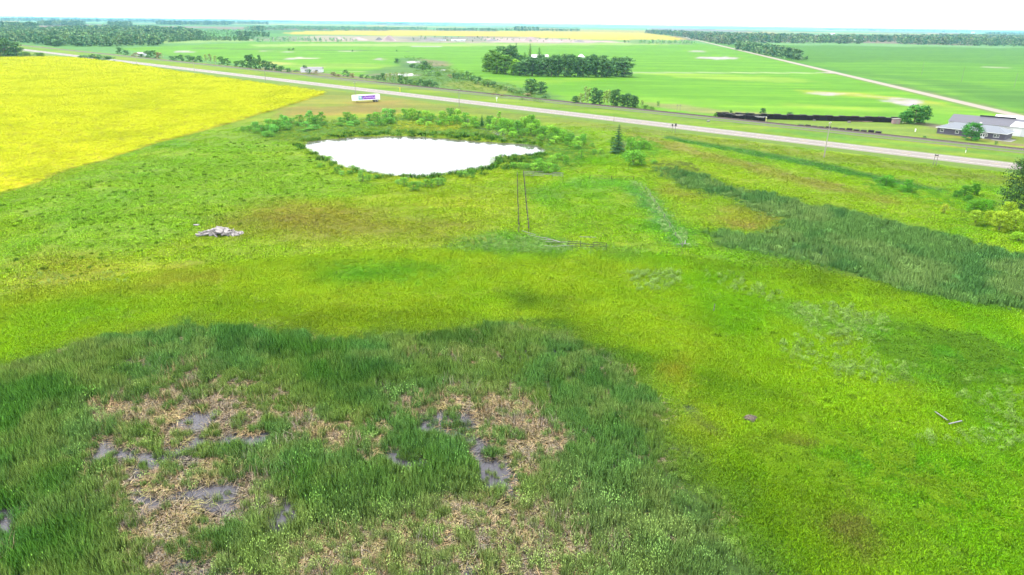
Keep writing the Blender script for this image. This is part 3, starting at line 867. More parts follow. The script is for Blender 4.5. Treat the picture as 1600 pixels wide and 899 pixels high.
bed('gravel_road', GR_C, GR_D, GR_N, GA, GB, [(-3.9, .24), (-3.8, .30), (0, .37), (3.8, .30), (3.9, .24)], M_GRAVEL)
sheet('field_approach', PP([(1282, 113.6), (1308, 113.8), (1318, 116.2), (1292, 115.4)]), .30, M_GRAVEL)


# ------------------------------------------------------------------ scattered vegetation (stuff)
def scatter(name, pts, rot, scl, tint, protos, kind='stuff', var=None):
    """ONE object: points that carry instances of small plants"""
    n = len(pts)
    me = bpy.data.meshes.new(name)
    me.vertices.add(n)
    me.vertices.foreach_set('co', np.asarray(pts, np.float32).ravel())
    a = me.attributes.new('tint', 'FLOAT_COLOR', 'POINT')
    C = np.ones((n, 4), np.float32)
    C[:, :3] = np.clip(np.asarray(tint) * DENSE, 0, .75)
    a.data.foreach_set('color', C.ravel())
    a = me.attributes.new('rot', 'FLOAT_VECTOR', 'POINT')
    Rr = np.zeros((n, 3), np.float32)
    if np.ndim(rot) == 1:
        Rr[:, 2] = rot
    else:
        Rr[:] = rot
    a.data.foreach_set('vector', Rr.ravel())
    a = me.attributes.new('scl', 'FLOAT_VECTOR', 'POINT')
    S = np.ones((n, 3), np.float32)
    S[:] = scl if np.ndim(scl) == 2 else np.asarray(scl)[:, None]
    a.data.foreach_set('vector', S.ravel())
    a = me.attributes.new('var', 'INT', 'POINT')
    a.data.foreach_set('value', (rng.integers(0, len(protos), n) if var is None else var).astype(np.int32))
    c = bpy.data.collections.new(name + '_plants')
    for i, q in enumerate(protos):           # the instance index follows the names' order
        if not q.name.startswith('plant_'):
            q.name = f'plant_{i:02d}_{q.name}'
        c.objects.link(q)
    o = link(name, me, kind=kind)
    ng = bpy.data.node_groups.new(name, 'GeometryNodeTree')
    ng.interface.new_socket('Geometry', in_out='INPUT', socket_type='NodeSocketGeometry')
    ng.interface.new_socket('Geometry', in_out='OUTPUT', socket_type='NodeSocketGeometry')
    gi, go = ng.nodes.new('NodeGroupInput'), ng.nodes.new('NodeGroupOutput')
    ip = ng.nodes.new('GeometryNodeInstanceOnPoints')
    ci = ng.nodes.new('GeometryNodeCollectionInfo')
    ci.inputs['Collection'].default_value = c
    ci.inputs['Separate Children'].default_value = True
    ci.inputs['Reset Children'].default_value = True
    ip.inputs['Pick Instance'].default_value = True

    def att(nm, t):
        q = ng.nodes.new('GeometryNodeInputNamedAttribute')
        q.data_type = t
        q.inputs['Name'].default_value = nm
        return q.outputs['Attribute']
    L = ng.links.new
    L(gi.outputs[0], ip.inputs['Points'])
    L(ci.outputs[0], ip.inputs['Instance'])
    L(att('var', 'INT'), ip.inputs['Instance Index'])
    er = ng.nodes.new('FunctionNodeEulerToRotation')
    L(att('rot', 'FLOAT_VECTOR'), er.inputs[0])
    L(er.outputs[0], ip.inputs['Rotation'])
    L(att('scl', 'FLOAT_VECTOR'), ip.inputs['Scale'])
    L(ip.outputs[0], go.inputs[0])
    mod = o.modifiers.new('plants', 'NODES')
    mod.node_group = ng
    return o


def blade_patch(name, seed, n, rad, h0, h1, w, lean=.25, bow=.25, c0=(.8, .85, .8), c1=(1.2, 1.2, 1.1), heads=0, headcol=(3, 2.6, 2.0), flat=0.0, mat=None, clump=0):
    g = np.random.default_rng(seed)
    V, Fc, C = [], [], []
    k = 0
    cl = g.uniform(-1, 1, (max(clump, 1), 2)) * rad
    clh = g.uniform(.75, 1.2, max(clump, 1))
    for i in range(n):
        if clump:
            j = g.integers(0, clump)
            p = cl[j] + g.normal(0, rad * .16, 2)
            hs = clh[j]
        else:
            p = g.uniform(-1, 1, 2) * rad
            hs = 1
        h = g.uniform(h0, h1) * hs
        a = g.uniform(0, 2 * math.pi)
        la = g.uniform(0, 2 * math.pi)
        ld = np.array([math.cos(la), math.sin(la)])
        ln = g.normal(lean, lean * .5) if not flat else g.uniform(flat, 1.2)
        wv = np.array([math.cos(a), math.sin(a)]) * w * g.uniform(.7, 1.3) / 2
        zz = [0, .55 * h, h]
        if flat:
            zz = [0.02, .25 * h, .16 * h]
            q = [p, p + ld * ln * .6, p + ld * ln * 1.2]
        else:
            q = [p, p + ld * ln * h * .35, p + ld * ln * h * (1 + bow)]
        cu = g.uniform()
        c = np.array([c0[t] + (c1[t] - c0[t]) * np.clip(cu + g.normal(0, .07), 0, 1) for t in range(3)])
        V += [(*(q[0] - wv), zz[0]), (*(q[0] + wv), zz[0]), (*(q[1] + wv * .9), zz[1]), (*(q[1] - wv * .9), zz[1]), (*(q[2] + wv * .15), zz[2]), (*(q[2] - wv * .15), zz[2])]
        C += [c] * 6
        Fc += [(k, k + 1, k + 2, k + 3), (k + 3, k + 2, k + 4, k + 5)]
        k += 6
        if heads and g.random() < heads:
            s = g.uniform(.035, .06)
            ht = g.uniform(.12, .2)
            b = np.array([*q[2], zz[2]])
            hv = [b + (0, 0, ht), b + (s, 0, 0), b + (0, s, 0), b + (-s, 0, 0), b + (0, -s, 0), b - (0, 0, ht * .7)]
            V += [tuple(t) for t in hv]
            C += [np.array(headcol) * g.uniform(.8, 1.1)] * 6
            Fc += [(k, k + 1, k + 2), (k, k + 2, k + 3), (k, k + 3, k + 4), (k, k + 4, k + 1), (k + 5, k + 2, k + 1), (k + 5, k + 3, k + 2), (k + 5, k + 4, k + 3), (k + 5, k + 1, k + 4)]
            k += 6
    b = MB()
    b.add(V, Fc, np.array(C))
    nr = np.tile(np.array((0, 0, 1.0)), (len(V), 1)) + g.normal(0, .28, (len(V), 3))
    return bpy.data.objects.new(name, b.mesh(name, mat or M_BLADE, nr / np.linalg.norm(nr, axis=1)[:, None]))


def leafy_patch(name, seed, n, rad, h, size, c0=(.75, .8, .75), c1=(1.25, 1.2, 1.1), mat=None, dome=1.0):
    """broad-leaved herb or low bush: tilted leaf cards in a dome"""
    g = np.random.default_rng(seed)
    V, Fc, C, NR = [], [], [], []
    for i in range(n):
        a, rr = g.uniform(0, 2 * math.pi), rad * math.sqrt(g.uniform(0, 1))
        top = h * math.sqrt(max(0.05, 1 - (rr / rad) ** 2 * dome * .9))
        z = top * g.uniform(.35, 1)
        p = np.array([rr * math.cos(a), rr * math.sin(a), z])
        nrm = np.array([p[0] / rad, p[1] / rad, .9]) + g.normal(0, .45, 3)
        nrm /= np.linalg.norm(nrm)
        t1 = np.cross(nrm, g.normal(0, 1, 3))
        t1 /= np.linalg.norm(t1)
        t2 = np.cross(nrm, t1)
        s = size * g.uniform(.6, 1.3)
        k = len(V)
        V += [p - t1 * s, p - t2 * s * .5, p + t1 * s, p + t2 * s * .5]
        cu = g.uniform()
        c = np.array([c0[t] + (c1[t] - c0[t]) * np.clip(cu + g.normal(0, .07), 0, 1) for t in range(3)])
        C += [c] * 4
        sm = np.array([p[0] / rad * .5, p[1] / rad * .5, 1.0]) + nrm * .45
        NR += [sm / np.linalg.norm(sm)] * 4
        Fc += [(k, k + 1, k + 2, k + 3)]
    b = MB()
    b.add(V, Fc, np.array(C))
    return bpy.data.objects.new(name, b.mesh(name, mat or M_BLADE, NR))


def sample(n, r0, r1, a0=-46, a1=46, power=1.0):
    """points over the wedge of land in view; power<1 crowds them towards the camera"""
    u = rng.uniform(0, 1, n)
    r = (r0 ** (2 * power) + u * (r1 ** (2 * power) - r0 ** (2 * power))) ** (1 / (2 * power))
    a = np.radians(rng.uniform(a0, a1, n))
    return r * np.sin(a), r * np.cos(a)


def pick(f, p):
    return {k: v[p] for k, v in f.items()}


def tz(x, y, f):
    return np.stack([x, y, ground_z(x, y, f)], 1)


# short pasture grass, three bands of distance
GRASS = [blade_patch(f'grass_patch_{i}', 100 + i, 320, 1.15, .05, .17, .020, .4, .5, c0=(.75, .8, .8), c1=(1.25, 1.2, 1.1), clump=(14 if i == 3 else 0)) for i in range(4)]
COARSE = [blade_patch(f'grass_tuft_{i}', 120 + i, 200, 2.2, .06, .17, .06, .4, .5, clump=(8 if i == 2 else 0)) for i in range(3)]


def pasture():
    pts, tint, scl, var = [], [], [], []
    for n, r0, r1, s in ((29000, 42, 130, 1.0), (28000, 125, 340, 1.0)):
        x, y = sample(n, r0, r1)
        f = ground_fields(x, y)
        dn = x * HW_N[0] + y * HW_N[1]
        ok = (f['marsh'] < .6) & (f['pond'] < .2) & (f['canola'] < .3) & (f['water'] < .3) & (dn < HW_C - 14) & (f['reed'] < .7) & (rng.uniform(0, 1, n) > sstep(190, 335, np.hypot(x, y)))
        x, y = x[ok], y[ok]
        f = pick(f, ok)
        pts.append(tz(x, y, f))
        g = rng.uniform(.9, 1.2, len(x))[:, None]
        hue = rng.normal(0, .07, len(x))
        c = f['col'] * g * (1.55, 1.72, 1.2)
        c[:, 0] *= 1 + hue
        c[:, 1] *= 1 - hue * .3
        tint.append(c)
        scl.append(rng.uniform(.7, 1.4, len(x)))
        var.append(rng.integers(0, 4, len(x)) if r1 < 150 else rng.integers(4, 7, len(x)))
    pts, tint, scl, var = map(np.concatenate, (pts, tint, scl, var))
    scatter('pasture_grass', pts, rng.uniform(0, 6.28, len(pts)), scl, tint, GRASS + COARSE, var=var)


pasture()


def reeds():
    up = [blade_patch(f'reed_patch_{i}', 200 + i, 190, .8, .8, 1.7, .028, .12, .6, c0=(.7, .75, .7), c1=(1.35, 1.25, 1.15)) for i in range(4)]
    hd = [blade_patch(f'headed_reed_patch_{i}', 220 + i, 120, .85, .5, 1.15, .024, .2, .6, c0=(.75, .8, .7), c1=(1.45, 1.4, 1.4), heads=.10, headcol=(2.1, 2.0, 1.9)) for i in range(3)]
    dead = [blade_patch(f'flattened_reed_patch_{i}', 240 + i, 130, 1.0, .08, .35, .030, .4, .6, c0=(.6, .58, .55), c1=(1.6, 1.5, 1.45), flat=.3) for i in range(3)]
    standing = [blade_patch(f'dead_reed_patch_{i}', 260 + i, 60, .85, .4, 1.2, .026, .3, .7, c0=(.7, .65, .6), c1=(1.5, 1.4, 1.35)) for i in range(3)]
    protos = up + hd + dead + standing
    P_, T_, S_, V_ = [], [], [], []
    x, y = sample(36000, 41, 118, -46, 40)
    f = ground_fields(x, y)
    u = rng.uniform(0, 1, len(x))
    r = np.hypot(x, y)
    pale = fbm(x, y, 9, 55)
    fine = fbm(x, y, 2.4, 56, 3)
    ok = (f['marsh'] > rng.uniform(.15, .85, len(x))) & (u > f['water'] * .80) & (u > f['straw'] * .97) & (fine + f['dark'] * .3 > rng.uniform(.12, .42, len(x)))
    k = lambda q: q[ok]
    x1, y1, f1 = k(x), k(y), pick(f, ok)
    c = f['col'][ok] * 1.0
    dk = f1['dark'][:, None]
    c = alb(104, 142, 62)[None] * (1 - dk) + alb(72, 124, 44)[None] * dk
    c = blend(c, alb(82, 138, 70), sstep(.45, .62, k(pale)) * .7)
    c = blend(c, alb(138, 160, 90), sstep(.5, .72, fbm(x1, y1, 3.5, 63, 3)) * .4)
    c = blend(c, alb(56, 104, 40), sstep(.55, .75, fbm(x1, y1, 5.5, 64, 3)) * .6)
    c = blend(c, alb(128, 150, 94), np.clip(f1['straw'] * .7 + sstep(66, 50, k(r)) * .3 * (x1 > -24), 0, .85))
    c = blend(c, alb(124, 172, 40), sstep(.75, .2, f1['marsh']) * .6)
    c = c * rng.uniform(.85, 1.2, len(x1))[:, None]
    P_.append(tz(x1, y1, f1))
    T_.append(c)
    S_.append(rng.uniform(.5, 1.2, len(x1)) * (.85 + .3 * fbm(x1, y1, 5.5, 64, 3)) * (.5 + .28 * f1['dark'] + .35 * k(fine)) * np.clip(f1['marsh'], .3, 1) * (1 - .4 * np.clip(np.maximum(f1['straw'], f1['water']), 0, 1)))
    q = rng.uniform(0, 1, len(x1)) < np.clip(f1['straw'] * .3 + .06 + .5 * sstep(64, 46, k(r)) * (x1 > -24), 0, .6)
    V_.append(np.where(q, rng.integers(4, 7, len(x1)), rng.integers(0, 4, len(x1))))
    ok = (f['marsh'] > .5) & (rng.uniform(0, 1, len(x)) < f['straw'] * 1.1 + .04) & (rng.uniform(0, 1, len(x)) > f['water'] * .78)
    x2, y2, f2 = x[ok], y[ok], pick(f, ok)
    P_.append(tz(x2, y2, f2) + (0, 0, .03))
    tt = np.array([alb(150, 136, 112), alb(170, 148, 112), alb(136, 128, 118), alb(150, 146, 96)])[rng.integers(0, 4, len(x2))]
    T_.append(tt * (.92, 1.0, 1.08) * rng.uniform(.75, 1.3, (len(x2), 1)))
    S_.append(rng.uniform(.6, 1.3, len(x2)))
    V_.append(np.where(rng.uniform(0, 1, len(x2)) < .93, rng.integers(7, 10, len(x2)), rng.integers(10, 13, len(x2))))
    # right-hand reed bed and the ditch
    for n, r0, r1, a0, a1 in ((30000, 105, 260, 10, 44),):
        x, y = sample(n, r0, r1, a0, a1)
        f = ground_fields(x, y)
        thin = fbm(x, y, 7, 58, 3)
        ok = (f['reed'] > rng.uniform(.25, 1, n)) & (thin > rng.uniform(.05, .45, n) * (.6 + .9 * (x < 62))) | ((f['ditch'] > .5) & (rng.uniform(0, 1, n) < .35))
        x1, y1, f1 = x[ok], y[ok], pick(f, ok)
        c = alb(96, 142, 74)[None] * rng.uniform(.85, 1.2, len(x1))[:, None]
        c = blend(c, alb(70, 124, 66), sstep(.5, .66, fbm(x1, y1, 16, 59)) * .7)
        c = blend(c, alb(126, 160, 92), sstep(.5, .66, fbm(x1, y1, 12, 57)) * .6)
        P_.append(tz(x1, y1, f1))
        T_.append(c)
        S_.append(rng.uniform(.4, .95, len(x1)) * np.clip(f1['reed'] * 1.1, .3, 1))
        V_.append(np.where(rng.uniform(0, 1, len(x1)) < .2, rng.integers(4, 7, len(x1)), rng.integers(0, 4, len(x1))))
    P_, T_, S_, V_ = map(np.concatenate, (P_, T_, S_, V_))
    T_ = T_ * (2.2, 2.1, 1.95)
    scatter('marsh_reeds', P_, rng.uniform(0, 6.28, len(P_)), S_, T_, protos, var=V_)


reeds()


def canola():
    pr = [leafy_patch(f'canola_patch_{i}', 300 + i, 170, 1.15, 1.05, .08, (.86, .86, .8), (1.1, 1.08, 1.2), dome=.35) for i in range(3)]
    xs, ys = sample(70000, 175, 900, -46, -8, .55)
    f = ground_fields(xs, ys)
    ok = f['canola'] > .6
    x, y, f = xs[ok], ys[ok], pick(f, ok)
    c = f['col'] * (1.1, 1.2, 1.3) * rng.uniform(.96, 1.06, len(x))[:, None]
    r = np.hypot(x, y)
    p = tz(x, y, f)
    scatter('canola_crop', p, rng.uniform(0, 6.28, len(x)), rng.uniform(.9, 1.2, len(x)) * np.clip(r / 260, .8, 3)[:, None].ravel(), c, pr)


canola()


def herbs():
    """dark tussocks, silvery wolf willow and nettle beds in the pasture"""
    tus = [blade_patch(f'tussock_{i}', 320 + i, 70, .55, .25, .6, .05, .5, .6) for i in range(2)]
    sil = [leafy_patch(f'silver_shrublet_{i}', 330 + i, 90, .40, .75, .055, (.7, .7, .7), (1.4, 1.35, 1.4)) for i in range(2)]
    net = [leafy_patch(f'nettle_patch_{i}', 340 + i, 170, .8, .65, .062) for i in range(2)]
    P_, T_, S_, V_ = [], [], [], []

    def put(poly, n, tint, s0, s1, v, jitter=.25, wob=2.0, dens=None):
        w = PP(poly)
        lo, hi = w.min(0), w.max(0)
        x, y = rng.uniform(lo[0], hi[0], n), rng.uniform(lo[1], hi[1], n)
        m = pmask(w, x, y, wob * 2.2, wob * 1.6, 6, 13) > rng.uniform(.1, 1.0, n)
        if dens:
            m &= fbm(x, y, dens, 71) > .52
        x, y = x[m], y[m]
        if not len(x):
            return
        f = ground_fields(x, y)
        ok = (f['pond'] < .3) & (f['canola'] < .3) & (f['marsh'] < .5)
        x, y, f = x[ok], y[ok], pick(f, ok)
        P_.append(tz(x, y, f))
        T_.append(alb(*tint)[None] * rng.uniform(1 - jitter, 1 + jitter, (len(x), 1)))
        S_.append(rng.uniform(s0, s1, len(x)))
        V_.append(rng.integers(v, v + 2, len(x)))
    put([(0, 320), (200, 262), (380, 215), (470, 232), (560, 285), (420, 330), (300, 400), (0, 440)], 330, (92, 142, 30), .3, .95, 0)
    put([(0, 320), (200, 262), (380, 215), (470, 232), (560, 285), (420, 330), (300, 400), (0, 440)], 400, (112, 170, 40), .3, 1.0, 0)
    put([(0, 400), (800, 380), (1100, 400), (1050, 540), (700, 500), (200, 500), (0, 550)], 260, (124, 176, 36), .3, .7, 0)
    put([(1100, 400), (1600, 500), (1640, 900), (1300, 900), (1100, 640)], 300, (116, 172, 36), .3, .8, 0)
    S = (122, 168, 96)
    put([(985, 425), (1060, 425), (1075, 452), (990, 455)], 160, S, .8, 1.5, 2)
    put([(1090, 425), (1150, 432), (1240, 470), (1200, 480), (1110, 450)], 170, S, .7, 1.4, 2)
    put([(1235, 475), (1300, 480), (1380, 495), (1350, 540), (1270, 530)], 330, S, .7, 1.4, 2)
    put([(1230, 520), (1290, 545), (1430, 575), (1420, 600), (1300, 590), (1230, 560)], 220, S, .7, 1.4, 2)
    put([(1530, 590), (1640, 610), (1640, 700), (1560, 680), (1520, 640)], 220, S, .7, 1.3, 2)
    put([(1410, 685), (1600, 675), (1600, 705), (1440, 700)], 80, S, .7, 1.2, 2)
    put([(985, 283), (1005, 290), (1040, 325), (1078, 385), (1064, 388), (1025, 345), (995, 305)], 260, (140, 186, 130), .8, 1.3, 2)
    put([(800, 362), (830, 370), (870, 382), (900, 392), (830, 395), (770, 385)], 330, (130, 184, 112), .7, 1.2, 2)
    put([(740, 372), (880, 378), (960, 386), (955, 396), (800, 396), (700, 388)], 380, (118, 168, 96), .6, 1.2, 2)
    put([(690, 370), (760, 368), (790, 380), (700, 384)], 90, (150, 180, 90), .6, 1.1, 2)
    put([(800, 366), (880, 376), (900, 396), (800, 400), (740, 388)], 300, (110, 162, 80), .6, 1.1, 4)
    put([(1370, 515), (1440, 508), (1560, 540), (1620, 560), (1600, 600), (1480, 592), (1380, 570)], 900, (92, 146, 40), .8, 1.5, 4, dens=6)
    put([(1180, 690), (1320, 680), (1440, 700), (1440, 770), (1300, 750), (1190, 720)], 420, (112, 162, 34), .7, 1.2, 4, dens=5)
    put([(1300, 740), (1640, 720), (1640, 900), (1450, 900), (1380, 820)], 500, (112, 162, 34), .6, 1.2, 4, dens=4)
    put([(520, 412), (650, 405), (700, 425), (640, 448), (540, 440)], 200, (110, 176, 44), .5, 1.0, 4)
    put([(60, 425), (110, 430), (105, 445), (60, 445)], 50, S, .6, 1.0, 2)
    put([(150, 425), (210, 428), (205, 442), (150, 440)], 40, S, .6, 1.0, 2)
    # rank growth round the pond
    belt = [(380, 205), (440, 192), (560, 186), (640, 180), (760, 186), (850, 198), (900, 210), (940, 232), (930, 246), (880, 262), (820, 272), (770, 262), (720, 275), (640, 285), (560, 280), (490, 250), (462, 226), (400, 212)]
    put(belt, 4200, (116, 164, 58), .6, 1.5, 4, .3)
    put(belt, 2600, (140, 180, 66), .6, 1.4, 4, .3)
    put([(465, 222), (545, 208), (640, 205), (760, 213), (850, 224), (862, 236), (845, 250), (780, 268), (690, 281), (600, 281), (520, 262), (480, 240)], 1500, (86, 150, 60), 1.2, 2.4, 0)
    put([(620, 192), (700, 188), (740, 196), (690, 206), (625, 204)], 300, (170, 196, 60), .9, 1.6, 4)
    put([(960, 215), (1000, 215), (1040, 232), (1030, 250), (960, 250)], 500, (110, 178, 60), .9, 1.8, 4)
    put([(1010, 252), (1080, 255), (1100, 275), (1030, 268)], 200, (112, 140, 76), .7, 1.4, 4)
    put([(1340, 285), (1480, 300), (1560, 320), (1500, 325), (1360, 300)], 400, (104, 176, 50), .8, 1.6, 4)
    put([(600, 118), (700, 105), (790, 133), (880, 158), (860, 163), (700, 140), (600, 129)], 1500, (104, 150, 66), 1.2, 2.6, 4)
    put([(630, 88), (660, 92), (700, 105), (690, 118), (650, 106)], 500, (92, 150, 66), 1.2, 2.6, 4)
    P2, T2, S2, V2 = map(np.concatenate, (P_, T_, S_, V_))
    scatter('wild_herbs_and_tussocks', P2, rng.uniform(0, 6.28, len(P2)), S2, T2 * (1.6, 1.35, .9), tus + sil + net, var=V2)


herbs()
#PART2


# ------------------------------------------------------------------ trees and shrubs
def crown_mesh(name, seed, h, w, lobes, cards, size, base=.12, shape='round', c0=.55, c1=1.4, sparse=0.0):
    """leaf cards on many small lobes spread through a crown volume; real gaps and an uneven outline"""
    g = np.random.default_rng(seed)
    L = []
    for i in range(lobes):
        t = (i + g.uniform(0, 1)) / lobes
        z = h * (base + (1 - base) * (t ** .8))
        if shape == 'round':
            rr = w / 2 * math.sqrt(max(0.03, 1 - ((z / h - .42) / .62) ** 2))
        elif shape == 'upright':
            rr = w / 2 * (1.05 - .75 * abs(z / h - .4))
        else:
            rr = w / 2 * (1.15 - z / h)
        a = g.uniform(0, 6.283)
        q = rr * math.sqrt(g.uniform(.05, 1)) * .85
        lr = w * g.uniform(.09, .19)
        L.append((q * math.cos(a), q * math.sin(a), min(z, h - lr * .6), lr, g.uniform(.72, 1.25)))
    V, Fc, C, NR = [], [], [], []
    for i in range(cards):
        lx, ly, lz, lr, lc = L[g.integers(0, lobes)]
        d = g.normal(0, 1, 3)
        d /= np.linalg.norm(d)
        if d[2] < -.2:
            d[2] *= -.6
        rad = lr * g.uniform(.35, 1.3)
        p = np.array([lx, ly, lz]) + d * rad * (1, 1, .8 if shape == 'round' else 1.1)
        p[2] = max(p[2], .05)
        nrm = d + g.normal(0, .5, 3)
        nrm /= np.linalg.norm(nrm)
        t1 = np.cross(nrm, g.normal(0, 1, 3))
        t1 /= np.linalg.norm(t1) + 1e-9
        t2 = np.cross(nrm, t1)
        s = size * g.uniform(.55, 1.35)
        k = len(V)
        V += [p - t1 * s, p - t2 * s * .6, p + t1 * s, p + t2 * s * .6]
        Fc.append((k, k + 1, k + 2, k + 3))
        cc = lc * g.uniform(c0, c1)
        C += [np.array([cc * g.uniform(.9, 1.12), cc, cc * g.uniform(.85, 1.1)])] * 4
        q = d * .6 + np.array([p[0] / w, p[1] / w, .5]) + nrm * .7
        NR += [q / np.linalg.norm(q)] * 4
    b = MB()
    b.add(V, Fc, np.array(C))
    return b, NR, L


def trunk_mesh(name, L, h, r, mat, n=5, stems=1, seed=0):
    g = np.random.default_rng(seed)
    b = MB()
    top = h * .8
    for s in range(stems):
        o = np.array([g.normal(0, r * 2.5), g.normal(0, r * 2.5), 0]) if stems > 1 else np.zeros(3)
        tip = o + np.array([g.normal(0, h * .05), g.normal(0, h * .05), top])
        b.tube([o - (0, 0, .15), o * .9 + (tip - o) * .4, tip], [r, r * .65, r * .2], n)
    for (x, y, z, lr, c) in L[::max(1, len(L) // 9)]:
        z0 = max(h * .12, z * .55)
        b.tube([(0, 0, z0), (x * .6, y * .6, z * .85), (x, y, z)], [r * .42, r * .25, r * .08], 4)
    return b.mesh(name, mat)


def conifer(seed, h, w, cards, size, gray=False):
    g = np.random.default_rng(seed)
    V, Fc, C, NR = [], [], [], []
    tiers = int(h / .55)
    lean = g.uniform(-.02, .02)
    for i in range(cards):
        t = math.floor(g.uniform(0, 1) ** 1.25 * tiers) / tiers
        z = h * (.05 + .93 * t)
        R = w / 2 * (1 - t) ** .85 * g.uniform(.8, 1.1) + .06
        a = g.uniform(0, 6.283)
        q = R * math.sqrt(g.uniform(.12, 1)) * (.85 + .3 * math.sin(a * 3 + t * 40 + seed))
        p = np.array([q * math.cos(a), q * math.sin(a), z - q * .32])
        out = np.array([math.cos(a), math.sin(a), -.25])
        side = np.array([-math.sin(a), math.cos(a), g.normal(0, .3)])
        s = size * g.uniform(.7, 1.4)
        k = len(V)
        V += [p - out * s, p - side * s * .5, p + out * s, p + side * s * .5]
        Fc.append((k, k + 1, k + 2, k + 3))
        c = g.uniform(.6, 1.35)
        C += [np.array([c, c, c])] * 4
        n = np.array([math.cos(a) * .7, math.sin(a) * .7, .7]) + g.normal(0, .3, 3)
        NR += [n / np.linalg.norm(n)] * 4
    for q in V:
        q[0] += q[2] * lean
    b = MB()
    b.add(V, Fc, np.array(C))
    tb = MB().tube([(0, 0, -.1), (lean * h * .5, 0, h * .5), (lean * h, 0, h * .99)], [w * .05, w * .03, .02], 6)
    return b.mesh('crown', M_LEAF, NR), tb.mesh('trunk', M_BARK)


TREE = {}


def proto(kind, i, h, w, lobes, cards, size, shape='round', stems=1, bark=None, base=.12, tr=None, **kw):
    b, NR, L = crown_mesh('crown', hash(kind) % 1 + 1000 + i * 17 + len(TREE) * 131, h, w, lobes, cards, size, base, shape, **kw)
    cm = b.mesh('crown', M_LEAF, NR)
    tm = trunk_mesh('trunk', L, h, tr or w * .035, bark or M_BARK, stems=stems, seed=i)
    TREE.setdefault(kind, []).append((cm, tm, h, w))


for i in range(5):
    proto('broad', i, 12, 9.5, 60, 2800, .38, base=.0)
for i in range(3):
    proto('poplar', i, 12, 5.0, 34, 1100, .30, 'upright', bark=M_PALEBARK, base=.14)
for i in range(5):
    proto('willow', i, 5, 4.6, 54, 1900, .15, 'upright', stems=4, base=.0, tr=.06)
for i in range(4):
    proto('bush', i, 3, 3.6, 32, 1100, .14, stems=3, base=.0, tr=.05)
for i in range(3):
    proto('farbush', i, 5, 6.2, 28, 620, .36, stems=2, base=.0, tr=.1)
proto('bigbroad', 0, 12, 13, 150, 16000, .19, base=.0)
proto('bigbroad', 1, 10, 10, 110, 9500, .18, base=.0)
for i in range(3):
    proto('nearbush', i, 4.0, 4.6, 70, 5200, .105, stems=5, base=.0, tr=.05)
for i in range(3):
    cm, tm = conifer(50 + i, 12, 4.6, 1500, .34)
    TREE.setdefault('spruce', []).append((cm, tm, 12, 4.6))
cm, tm = conifer(60, 9, 4.0, 7500, .20)
TREE['nearspruce'] = [(cm, tm, 9, 4.0)]

ALLTREES = 0


def put_tree(kind, px, py, hpx, wpx, tint, name, label, cat='tree', group=None, var=None, rz=None):
    """a tree or shrub with its foot at the ground point seen at px,py and a height of hpx photo pixels"""
    global ALLTREES
    p = P(px, py)
    f = ground_fields(p[:1], p[1:2])
    p[2] = float(ground_z(p[:1], p[1:2], f)[0])
    m = depth(p) / FPX
    hh, ww = hpx * m, wpx * m
    V = TREE[kind]
    cm, tm, h0, w0 = V[(ALLTREES * 7 + 3) % len(V) if var is None else var]
    ALLTREES += 1
    t = thing(name, label, cat, tuple(p), rng.uniform(0, 6.28) if rz is None else rz, group)
    c = link('crown', cm, t)
    k = link('trunk', tm, t)
    for o in (c, k):
        o.scale = (ww / w0, ww / w0, hh / h0)
    j = rng.uniform(.88, 1.12)
    c.color = (*np.clip(alb(*tint) * (3.7 + 2.6 * (tint[1] < 140)) * j * (1.2, 1.04, .82), 0, .5), 1)
    return t


def row(items, name, noun, where, group, kind, tint, desc, cat='tree', kinds=None, tints=None):
    """items: (px, py, h, w[, kind[, tint]]); each label tells its place counted from the left"""
    items = sorted(items, key=lambda q: q[0])
    for n, q in enumerate(items):
        k = q[4] if len(q) > 4 and q[4] else kind
        t = q[5] if len(q) > 5 else tint
        put_tree(k, q[0], q[1], q[2], q[3] * (1.35 if k in ('farbush', 'broad', 'willow') else 1.1), t, name, f'{desc(q, k)} {noun}, {ordinal(n + 1)} from the left {where}', cat, group)


DG, MG, LG, BR, PG = (62, 100, 62), (92, 142, 62), (120, 176, 60), (108, 112, 84), (140, 172, 100)


def dsc(q, k):
    t = q[5] if len(q) > 5 else None
    s = 'tall' if q[2] >= 20 else ('small' if q[2] < 9 else 'medium')
    col = {BR: 'greyish', LG: 'bright green', PG: 'pale green', MG: 'mid green'}.get(t, 'dark green')
    return f'{s} {col}'


# farmyard grove
G1 = [(764, 112, 26, 20, None, MG), (776, 115, 30, 24, None, MG), (790, 116, 28, 22, None, MG), (770, 108, 28, 20, None, MG), (785, 107, 32, 22), (799, 108, 34, 22),
      (806, 106, 38, 12, 'spruce'), (797, 104, 28, 14, None, BR), (813, 108, 20, 14), (828, 108, 39, 14, 'spruce', (84, 112, 70)), (842, 108, 33, 15, 'spruce'), (820, 106, 24, 14, 'spruce'),
      (805, 116, 22, 14, None, LG), (802, 118, 18, 12, None, MG)]
for i, (xx, tp) in enumerate([(812, 98), (822, 95), (832, 92), (842, 93), (852, 91), (862, 92), (872, 88), (882, 87), (892, 88), (902, 91), (911, 92), (920, 90), (930, 91), (939, 93), (948, 97)]):
    by = 118.5 + (xx - 812) * .017
    G1.append((xx, by, by - tp, 15 + (i % 3) * 2, 'broad', [DG, (70, 108, 70), (58, 94, 60)][i % 3]))
for i, xx in enumerate([826, 846, 868, 886, 906, 926, 942]):
    G1.append((xx, 114.5, 24 + (i * 7) % 4, 17, 'broad', DG))
G1 += [(963, 119, 27, 22, None, DG), (975, 120.2, 29, 25, None, (66, 104, 68)), (953, 118, 20, 14)]
row(G1, 'grove_tree', 'tree', 'in the farmyard grove', 'trees of the farmyard grove', 'broad', DG, dsc)
